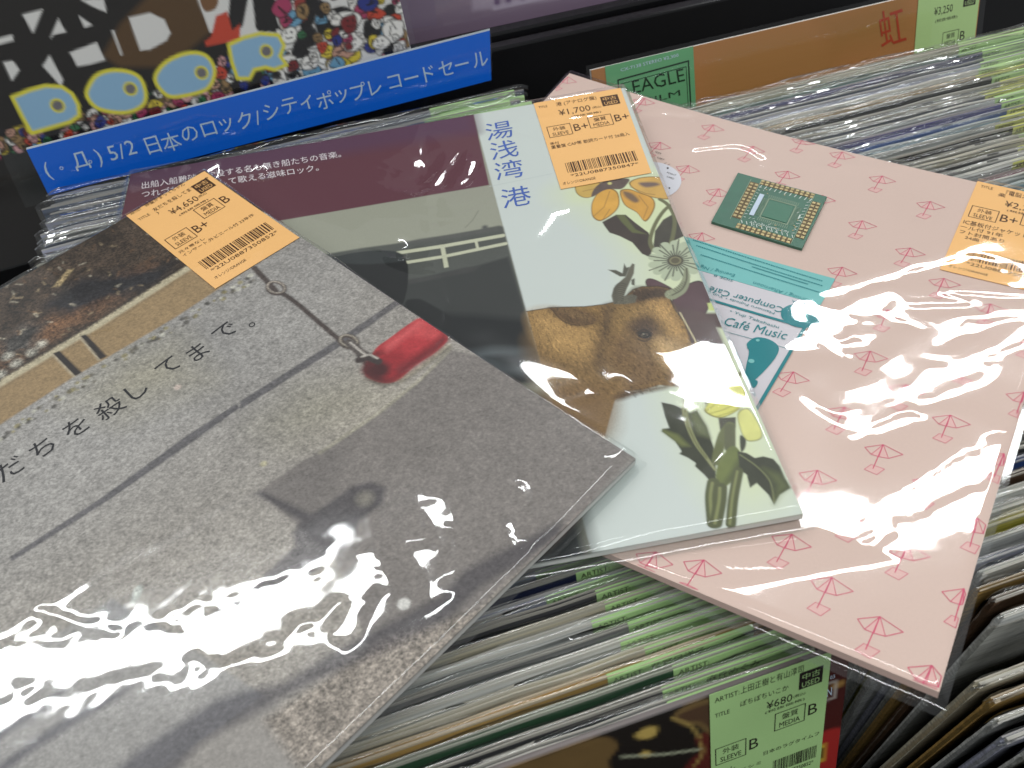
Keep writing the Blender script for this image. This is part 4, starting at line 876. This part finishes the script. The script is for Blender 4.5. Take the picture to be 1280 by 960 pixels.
SH(A_((225, 714), (330, 712), (440, 724), (520, 775), (500, 812), (400, 822), (310, 790)), (98, 74, 48), .003, var=.2, vscale=150); SH(A_((290, 724), (420, 738), (490, 782), (400, 776)), (116, 90, 58), .003); cv.line(A_((240, 716), (310, 790), (400, 820), (500, 808)), (70, 52, 36), .6, smooth=True)
SH(A_((560, 720), (640, 690), (650, 760), (600, 860), (570, 960), (550, 1100), (515, 1000), (545, 840)), (86, 66, 44), .007); SH(A_((740, 600), (800, 584), (960, 592), (965, 640), (860, 662), (780, 690), (690, 690)), (76, 58, 42), .004, var=.25, vscale=150)
SH(A_((820, 690), (900, 670), (960, 690), (1010, 790), (1060, 900), (1000, 900), (930, 800), (860, 740)), (178, 140, 86), .006); SH(A_((650, 700), (780, 700), (840, 750), (740, 790), (660, 860), (620, 780)), (142, 112, 68), .008)
SH(A_((715, 830), (760, 785), (830, 765), (885, 805), (893, 870), (850, 915), (770, 905)), (78, 58, 40), .007); SH(A_((640, 900), (720, 920), (740, 1020), (660, 1100), (600, 1040)), (112, 86, 56), .010)
SH(F_((620, 590), (680, 600), (720, 660), (700, 730), (620, 755), (570, 740)), (118, 92, 62), .008); SH(F_((700, 560), (760, 560), (810, 600), (850, 660), (790, 690), (730, 650)), (186, 152, 104), .007); SH(F_((800, 640), (860, 620), (900, 660), (917, 690), (900, 712), (830, 742), (770, 735), (760, 690)), (138, 110, 82), .004, var=.15, vscale=120)
SH(F_((530, 790), (560, 770), (650, 755), (760, 742), (740, 755), (640, 775), (560, 800)), (88, 68, 48), .003); SH(F_((280, 760), (420, 740), (520, 780), (500, 900), (420, 960), (330, 960)), (120, 92, 58), .012)
cv.poly(F_((800, 690), (830, 676), (858, 690), (846, 704), (815, 704)), (40, 30, 26), .001, smooth=True); cv.poly(F_((890, 668), (905, 668), (914, 684), (902, 690)), (46, 34, 28), .001, smooth=True); cv.line(F_((780, 742), (840, 728), (900, 706)), (52, 38, 30), .8, smooth=True)
rr = random.Random(5)
for k in range(2600):                                       # engraved hair strokes following the head
    x = rr.uniform(80, 1150); y = rr.uniform(590, 1260); d = rr.uniform(7, 18)
    px_ = A_((x, y))[0]; face = x > 600
    ang = (1.15 + .25 * math.sin(x * .01)) if not face else (1.0 + (x - 800) * .0012 + rr.uniform(-.25, .25))
    q_ = ws.inv(A_((x, y), (x + d * math.cos(ang), y + d * math.sin(ang))))
    jx = int(np.clip(q_[0, 0] / S * (cv.nu - 1), 0, cv.nu - 1)); jy = int(np.clip(q_[0, 1] / S * (cv.nv - 1), 0, cv.nv - 1))
    if cv.g[jy, jx] < 1.2: continue
    b_ = cv.c[jy, jx]; m_ = rr.choice([.3, .42, 1.7, 1.45, .4]); col_ = np.clip(b_ * m_, 0, 1); col_ = np.where(col_ <= .0031308, col_ * 12.92, 1.055 * col_ ** (1 / 2.4) - .055) * 255
    cv.line(q_, col_, .3, alpha=.75, uv=True)
cv.line(OXB[:17], (46, 34, 26), .5, uv=True); cv.line(F_((800, 450), (860, 560), (890, 640), (918, 675)), (226, 214, 170), .5)
cv.poly(A_((775, 884), (800, 858), (840, 862), (862, 886), (820, 902)), (26, 20, 18), .001, smooth=True); cv.dot(A_((815, 879))[0], 1.7, (92, 80, 62), squash=.6); cv.dot(A_((815, 879))[0], .9, (24, 20, 20)); cv.dot(A_((810, 874))[0], .35, (160, 152, 130)); cv.line(A_((772, 868), (812, 846), (858, 868)), (40, 30, 24), .9, smooth=True); cv.line(A_((775, 905), (815, 918), (858, 900)), (52, 40, 30), .6, smooth=True)
# horns: the near one like a small fish tail
HN = A_((625, 690), (612, 640), (625, 590), (660, 555), (700, 520), (720, 470), (740, 440), (755, 445), (750, 500), (730, 545), (705, 600), (690, 640), (740, 630), (770, 640), (760, 680), (700, 690))
cv.poly(HN, (96, 92, 78), var=.2, vscale=200); cv.poly(A_((590, 478), (640, 480), (680, 500), (690, 440), (705, 465), (725, 460), (700, 520), (665, 520)), (84, 82, 70)); cv.poly(A_((735, 540), (755, 530), (755, 575), (735, 570)), (84, 82, 70))
for k in range(9): y = 560 + k * 13; cv.line(A_((625 + abs(k - 4) * 2, y + 20), (660, y), (700 - k * 2, y + 8)), (58, 54, 46), .35, smooth=True)
cv.line(A_((985, 630), (1040, 600), (1070, 540), (1072, 470)), (140, 144, 116), [7, 5.5, 4, 1.5], smooth=True); cv.line(A_((985, 635), (1045, 600), (1074, 540), (1074, 470)), (84, 82, 66), .8, smooth=True)
for k in range(7): cv.line(A_((990 + k * 11, 600 - k * 8), (1015 + k * 9, 620 - k * 10)), (88, 86, 70), .4)
cv.line([(612, 233), (690, 217)], (182, 190, 186), .4)
oxm = np.clip(cv.g - 1, 0, 1); sp = np.random.RandomState(2).normal(0, 1, cv.g.shape); cv.c *= np.clip(1 + (oxm * .10 + np.clip(cv.g, 0, .5) * .06)[..., None] * sp[..., None], .2, 2)
cv.build('cover', white, painted('white_print', .5, .3, 1.0, 1500), .0035, (222, 224, 218))
pr = Print(ws, .00012)
for ch, x, y in (('湯', 624, 163), ('浅', 630, 187), ('湾', 636, 212), ('港', 645, 246)):
    c_ = ws.inv([(x, y)])[0]; V, F = glyphs(ch); m = .5 * (V.min(0) + V.max(0)); g = (V - m) / (V.max(0) - V.min(0)) * np.array([.0165, .0172]); pr.add(np.stack([c_[0] + g[:, 0], c_[1] - g[:, 1]], -1), F)
pr.build('title_lettering', white, plain('blue_ink', (66, 96, 170), .6))
pr = Print(ws, .00012)
pr.text_px('出船入船難破・沈没する名も無き船たちの音楽。', (177.5, 236.5), (427, 196.5), (177, 228)); pr.text_px('つれづれに船を出して歌える滋味ロック。', (177.5, 247.5), (399, 213.5), (177, 239)); pr.build('lettering', white, plain('white_ink', (222, 214, 216), .6))
q = ws.inv([(667, 130), (701, 237)]); u0 = q[0, 0]
price_tag(ws, [(u0, .0), (S - .0025, .0), (S - .0035, .0862), (q[1, 0], .0862)], .0005, white, ORANGE, [('TITLE', .04, .075, .10, .024), ('港 (アナログ盤)', .24, .095, .46, .055), ('¥1,700', .24, .215, .36, .08), ('(税込)', .62, .195, .1, .03), ('(税抜価格)', .36, .255, .34, .026), ('帯付', .04, .52, .1, .03), ('重量盤 CAP帯 歌詞カード付 26曲入', .04, .565, .88, .04), ('オレンジ/ORANGE', .04, .965, .36, .03)], [('外装', 'SLEEVE', 'B+', .06, .31), ('盤質', 'MEDIA', 'B+', .53, .285)], '*22U0887350847*', 1, None, (.13, .92, .74, .85))

# --- dark sleeve: printed photograph of a pavement
ds = SURF['dark']
cv = Canvas(ds, 0, 0, S, S, .0007, (153, 147, 140), 1.0)
SPK = np.random.RandomState(1); n1 = value_noise(cv.U, cv.V, 22, 3, 3)[..., None]; cv.c *= .8 + .4 * n1; n2 = value_noise(cv.U + 1, cv.V, 9, 6, 2)[..., None]; cv.c = cv.c * (1 + (n2 - .5) * np.array([.10, .02, -.10]))
P5 = lambda *p: Z(0, 300, 3.2, *p); P6 = lambda *p: Z(300, 250, 3.2, *p); P1 = lambda *p: Z(0, 550, 3.2, *p); P2 = lambda *p: Z(0, 700, 3.2, *p); P3 = lambda *p: Z(300, 520, 3.2, *p)
cv.poly(P5((300, 640), (460, 480), (700, 400), (820, 560), (500, 700)), (150, 142, 118), .03, alpha=.6); cv.poly(P6((100, 900), (250, 750), (480, 720), (620, 780), (420, 900), (200, 960)), (142, 138, 112), .03, alpha=.35)
# kerb and the ground behind it
cv.poly([(-260, 640), (0, 478), (125, 403), (234, 334), (330, 272), (330, 150), (-260, 300)], (66, 54, 44), .0012, var=.75, vscale=120, grain=2.2, wob=.002)
cv.poly([(-260, 560), (0, 430), (60, 400), (150, 345), (190, 330), (150, 372), (60, 425), (0, 455), (-200, 580)], (120, 86, 60), .012, var=.4, vscale=160, grain=2.2, wob=.004); cv.poly(P5((180, 250), (320, 150), (560, 120), (700, 80), (640, 180), (460, 230), (300, 290), (200, 290)), (40, 38, 40), .010, var=.5, vscale=140, grain=1.8, wob=.003); cv.poly(P5((0, 480), (0, 400), (100, 340), (180, 330), (120, 440)), (74, 70, 66), .008, var=.9, vscale=220, grain=2.5)
rr = random.Random(3)
for k in range(260):                                        # litter, twigs and pebbles
    x = rr.uniform(-100, 240); y = 470 - x * .62 - rr.uniform(2, 120) ** 1.0; d = rr.uniform(2, 10); t = rr.uniform(0, 3.1)
    cv.line([(x, y), (x + d * math.cos(t), y - d * math.sin(t) * .6)], rr.choice([(150, 132, 104), (30, 28, 28), (104, 78, 56), (176, 166, 146), (24, 22, 22), (24, 24, 26)]), rr.uniform(.5, 1.4), alpha=.65)
cv.poly(P5((210, 190), (270, 120), (295, 115), (240, 185)), (156, 136, 100), .0015)
for x, y in ((0, 468), (20, 454), (40, 440), (52, 430), (10, 445)): cv.dot((x, y), 2.5, (190, 186, 172), .003, alpha=.7)
cv.poly([(-260, 690), (0, 531), (94, 470), (134, 447), (219, 397), (290, 350), (350, 310), (330, 272), (234, 334), (125, 403), (0, 478), (-260, 640)], (146, 122, 88), .0012, var=.12, vscale=40, grain=.6); cv.line([(-260, 642), (0, 480), (125, 405), (234, 336), (330, 274)], (182, 170, 142), 4.2, .002); cv.line([(0, 487), (125, 412), (234, 342)], (128, 108, 80), .8, .002)
for p in (((208, 455), (238, 443), (328, 530), (296, 546)), ((318, 386), (344, 377), (428, 465), (396, 480))): cv.poly(P5(*p), (42, 36, 34)); cv.line(P5(p[0], p[3]), (186, 172, 146), .8)
for k in range(120):
    t = rr.random(); x = 340 * t - 20; y = 541 - x * .624 + rr.uniform(-3, 10); cv.dot((x, y), rr.uniform(.4, 1.5), rr.choice([(186, 182, 168), (96, 90, 78), (140, 130, 90), (60, 56, 50)]), alpha=.8)
# pale concrete slab on the right, hard shadows
cv.poly([(424, 552), (475, 515), (525, 475), (562, 437), (640, 455), (810, 570), (600, 760), (480, 860), (420, 700), (323, 614), (380, 575)], (124, 117, 112), .0015, var=.08, vscale=50, grain=.7); cv.line([(400, 566), (475, 515), (525, 475), (562, 437)], (170, 164, 140), 1.2, .002, alpha=.6)
cv.poly([(-100, 900), (140, 748), (200, 783), (300, 850), (330, 870), (150, 1000), (-100, 1000)], (150, 146, 142), .0015, var=.08, vscale=50, grain=.6); cv.poly([(330, 870), (352, 880), (400, 925), (330, 1000), (150, 1000)], (146, 140, 134), .0015, grain=.5)
cv.poly([(600, 760), (700, 668), (800, 580), (640, 800), (400, 1000), (330, 900), (478, 800)], (142, 132, 122), .004, var=.3, vscale=140, grain=2.0)
sh = np.array([.42, .42, .47])
cv.shade(P6((0, 838), (0, 806), (400, 552), (620, 402), (642, 415), (420, 574)), sh * .9, .0008); cv.shade(P1((35, 470), (50, 485), (420, 250), (770, 8), (960, -130), (945, -145), (740, -12), (400, 235)), sh * .9, .0008)
cv.shade(P3((65, 318), (180, 215), (420, 70), (420, 200), (300, 400), (280, 420)), (.82, .82, .83), .012); cv.shade(P3((65, 312), (90, 300), (280, 390), (310, 380), (450, 280), (520, 262), (585, 285), (570, 350), (480, 420), (440, 500), (300, 620), (120, 720), (-60, 840), (-140, 860), (-130, 800), (60, 670), (220, 520), (210, 470), (240, 420)), sh, .0025); cv.dot(P3((500, 330))[0], 3.2, (128, 122, 112), .004)
cv.shade([(100, 1000), (175, 937), (269, 875), (319, 859), (353, 853), (420, 812), (478, 782), (550, 745), (581, 712), (640, 682), (700, 652), (705, 668), (650, 705), (600, 735), (560, 775), (480, 815), (400, 850), (340, 880), (250, 930), (190, 1000)], sh, .004)
cv.shade([(-20, 968), (40, 925), (95, 888), (140, 868), (180, 845), (150, 872), (100, 902), (40, 940), (-20, 985)], sh * 1.1, .003); cv.shade([(-20, 925), (40, 885), (95, 850), (60, 885), (0, 925), (-20, 945)], sh * 1.2, .003)
cv.shade(P1((330, 740), (450, 640), (640, 745), (560, 790)), (.78, .79, .82), .001)
cv.poly(P1((522, 655), (535, 600), (560, 580), (570, 600), (545, 650), (530, 665)), (190, 192, 184), smooth=True); cv.dot(P3((655, 752))[0], 2.4, (196, 192, 186)); cv.dot(P1((1055, 95))[0], 1.5, (176, 168, 140)); cv.dot((222, 484), 1.6, (196, 178, 166)); cv.dot((23, 566), 2.0, (186, 182, 176))
# chain and red capsule
CH = (70, 60, 56)
cv.line([(318, 335), (332, 350), (345, 364)], CH, 3, smooth=True); cv.line([(352, 366), (372, 380), (400, 404), (428, 428)], CH, 2.6, smooth=True)
def ring(c, a_, b_, t, w_, col):
    p = [(c[0] + a_ * math.cos(k) * math.cos(t) - b_ * math.sin(k) * math.sin(t), c[1] + a_ * math.cos(k) * math.sin(t) + b_ * math.sin(k) * math.cos(t)) for k in np.linspace(0, 6.283, 22)]; cv.line(p, col, w_)
ring((345, 360), 11, 7.5, .2, 2.2, CH); ring((345, 359), 11, 7, .2, .6, (186, 174, 160)); ring((436, 427), 11, 7, .3, 2.6, (76, 66, 60)); ring((436, 426), 11, 7, .3, .6, (176, 166, 150)); cv.line([(436, 428), (450, 440), (463, 452)], (84, 76, 72), [4, 5, 7], smooth=True); cv.line([(438, 428), (452, 440), (466, 450)], (190, 182, 172), 1.0)
cv.poly([(468, 438), (485, 424), (523, 398), (538, 404), (552, 413), (560, 424), (545, 440), (519, 457), (500, 474), (485, 479), (468, 476), (456, 466)], (172, 50, 55), smooth=True, var=.10, vscale=90, grain=.4); cv.poly([(454, 456), (466, 442), (480, 440), (492, 452), (498, 470), (484, 479), (466, 476), (452, 466)], (86, 34, 36), .003, smooth=True)
cv.poly([(470, 447), (490, 437), (512, 446), (505, 462), (490, 474), (478, 470)], (150, 38, 44), .005, smooth=True); cv.poly([(522, 400), (540, 407), (556, 420), (540, 424), (515, 420)], (206, 84, 84), .004, alpha=.6); cv.line([(500, 476), (530, 456), (560, 432)], (196, 184, 150), 1.4, .003, alpha=.5)
cv.poly([(498, 474), (520, 458), (546, 440), (560, 425), (556, 416), (540, 430), (515, 446), (494, 462)], (116, 28, 34), .004); cv.poly([(480, 432), (523, 400), (532, 403), (500, 428), (484, 440)], (206, 92, 92), .004, alpha=.75)
cv.dot((474, 462), 5.0, (70, 28, 30), .004); cv.line([(449, 450), (460, 446), (473, 452)], (60, 50, 48), 4); cv.line([(452, 446), (462, 443), (472, 448)], (186, 178, 168), 1.0); cv.line([(458, 474), (480, 482), (505, 476), (540, 450), (563, 434)], (70, 62, 50), 1.6, .003, alpha=.7)
sp = SPK.normal(0, 1, cv.g.shape); sp2 = (value_noise(cv.U, cv.V, 420, 12, 2) - .5) * 5; cv.c *= np.clip(1 + np.clip(cv.g, 0, 1.6)[..., None] * (.11 * sp + .10 * sp2)[..., None], .25, 2)
cv.build('cover', dark, painted('pavement_print', .5, .3, 2.1, 620), .0038, (206, 204, 200))
pr = Print(ds, .00012)
for ch, x, y in (('友', -72, 640), ('だ', 12, 586), ('ち', 53, 560), ('を', 95, 534), ('殺', 137, 510), ('し', 171, 488), ('て', 210, 458), ('ま', 247, 440), ('で', 281, 414), ('。', 315, 406)):
    c_ = ds.inv([(x, y)])[0]; V, F = glyphs(ch); m = .5 * (V.min(0) + V.max(0)); g = (V - m) * (.0128 if ch != '。' else .011); pr.add(np.stack([c_[0] + g[:, 0], c_[1] - g[:, 1]], -1), F)
pr.build('title_lettering', dark, plain('title_ink', (26, 26, 30), .6))
price_tag(ds, [(.2622, -.0005), (S - .001, .0), (S - .001, .0905), (.2612, .0890)], .0005, dark, ORANGE, [('ARTIST', .04, .025, .13, .024), ('神聖かまってちゃん', .22, .028, .5, .034), ('TITLE', .05, .115, .13, .026), ('友だちを殺してまで。', .24, .11, .56, .04), ('(LP', .86, .105, .1, .04), (')', .24, .15, .02, .03), ('¥4,650', .34, .235, .34, .07), ('(税込)', .69, .215, .1, .028), ('(税抜価格)', .38, .275, .36, .024), ('元々帯なし', .05, .58, .3, .028), ('インサート,外ビニール付 23年作', .05, .625, .86, .032), ('オレンジ/ORANGE', .08, .935, .36, .026)], [('外装', 'SLEEVE', 'B+', .06, .395), ('盤質', 'MEDIA', 'B', .53, .285)], '*22U0887350852*', 4, None, (.1, .93, .725, .82))
P8 = lambda *p: Z(880, 250, 3.2, *p)
PINK_CREASES = [(P8((490, 410), (560, 385), (700, 338), (850, 290), (1000, 240), (1130, 205)), 2.6, 'b'), (P8((1120, 210), (1200, 230), (1250, 300), (1230, 350)), 6, 'b'), (P8((430, 470), (480, 500), (540, 520), (490, 540)), 6, 'b'), (P8((590, 470), (660, 430), (740, 395), (790, 440)), 4, 'b'), (P8((770, 470), (830, 500), (880, 515)), 4, 'b'), (P8((790, 440), (900, 435), (1040, 430), (950, 392), (1100, 395), (1290, 402)), 2.0, 'b'),
                (P8((610, 890), (680, 820), (740, 740), (820, 660), (900, 565), (1000, 500), (1150, 480), (1300, 476)), 4.6, 'b'), (P8((650, 880), (800, 820), (900, 740), (1000, 690), (1080, 640), (1200, 590), (1300, 510)), 3.4, 'b'), (P8((1060, 670), (1130, 690), (1100, 740), (980, 800), (860, 840)), 2.4, 'b'), (P8((510, 600), (560, 600), (600, 590)), 4, 'b'), (P8((880, 640), (960, 645)), 2.6, 'b'), (P8((590, 895), (640, 930), (600, 960)), 3, 'b'), (P8((700, 930), (780, 890), (830, 880)), 2.2, 'b'),
                ([(905, 698), (980, 691), (1050, 674), (1105, 655)], 3.2, 'b'), ([(900, 704), (990, 712), (1070, 692), (1110, 670)], 2.2, 'b'), ([(1100, 655), (1150, 620), (1180, 600), (1225, 580), (1262, 560)], 5, 'b'), ([(1150, 640), (1180, 622), (1230, 600), (1258, 568)], 2.6, 'b'), ([(760, 130), (800, 142), (860, 150)], 1.6, 'b'), ([(870, 196), (920, 192), (950, 205)], 1.6, 'b'), ([(1000, 440), (1025, 430), (1050, 450)], 2.4, 'b')]
WHITE_CREASES = [([(430, 192), (470, 212), (515, 222), (520, 205), (500, 196)], 1.5, 'b'), ([(545, 233), (560, 212), (573, 195)], 1.5, 'b'), ([(410, 218), (450, 228), (525, 238)], 1.1, 'b'), ([(528, 160), (526, 190), (532, 222)], 1.1, 'b'), ([(590, 205), (585, 225), (575, 232)], 1.2, 'b'), ([(400, 303), (430, 308), (470, 314), (500, 316)], 1.4, 'b'), ([(540, 245), (544, 290), (550, 340), (563, 380), (556, 408)], 1.0, 'b'), ([(676, 300), (690, 278), (706, 272)], 1.8, 'b'),
                 ([(690, 503), (730, 492), (770, 474), (790, 486)], 2.2, 'b'), ([(958, 495), (970, 525), (985, 560)], 2.0, 'b'), ([(668, 132), (720, 128), (770, 120), (785, 150), (806, 190), (818, 215)], 1.3, 'b'), ([(676, 156), (700, 154), (740, 150)], 1.2, 'b'), ([(800, 610), (850, 602)], 1.2, 'b'), ([(250, 235), (300, 225), (330, 222)], 1.1, 'b')]
DARK_CREASES = [([(-30, 838), (60, 836), (130, 828), (200, 820), (260, 802), (330, 775), (400, 745), (435, 720)], 11, 'a'), ([(425, 665), (438, 700), (446, 745), (438, 795)], 5.5, 'a'), ([(525, 695), (536, 715), (545, 745)], 4.5, 'a'), ([(540, 640), (550, 670), (555, 690)], 2.6, 'a'), ([(560, 664), (590, 674), (618, 668), (632, 650), (650, 614), (664, 640), (680, 650), (700, 630), (720, 608), (750, 588)], 1.2, 'a'), ([(632, 660), (645, 690), (665, 693), (680, 682)], 1.2, 'a'), ([(395, 322), (398, 355), (420, 390), (438, 420)], 1.0, 'a'), ([(418, 330), (426, 360), (446, 385), (470, 405)], .9, 'a'), ([(55, 768), (80, 776), (100, 784), (150, 795)], 1.6, 'a'), ([(500, 470), (520, 458), (548, 436), (560, 428)], 1.1, 'a')]
bag(ps, pink, PINK_CREASES, 3, FILM, base=.0022, under=(ws, ds), amp=.0005, margin=(.004, .003, .003, .006), bumps=[(.170, .0745, .0285, .027, .0032)])
bag(ws, white, WHITE_CREASES, 5, FILM, base=.0014, under=(ds,), cap=.005, margin=(.006, .003, .003, .005))
bag(ds, dark, DARK_CREASES, 8, FILM_SOFT, thick=.0038, base=.002, fine=.00004, amp=.00045, streak=-.9, margin=(.004, .008, .003, .004))
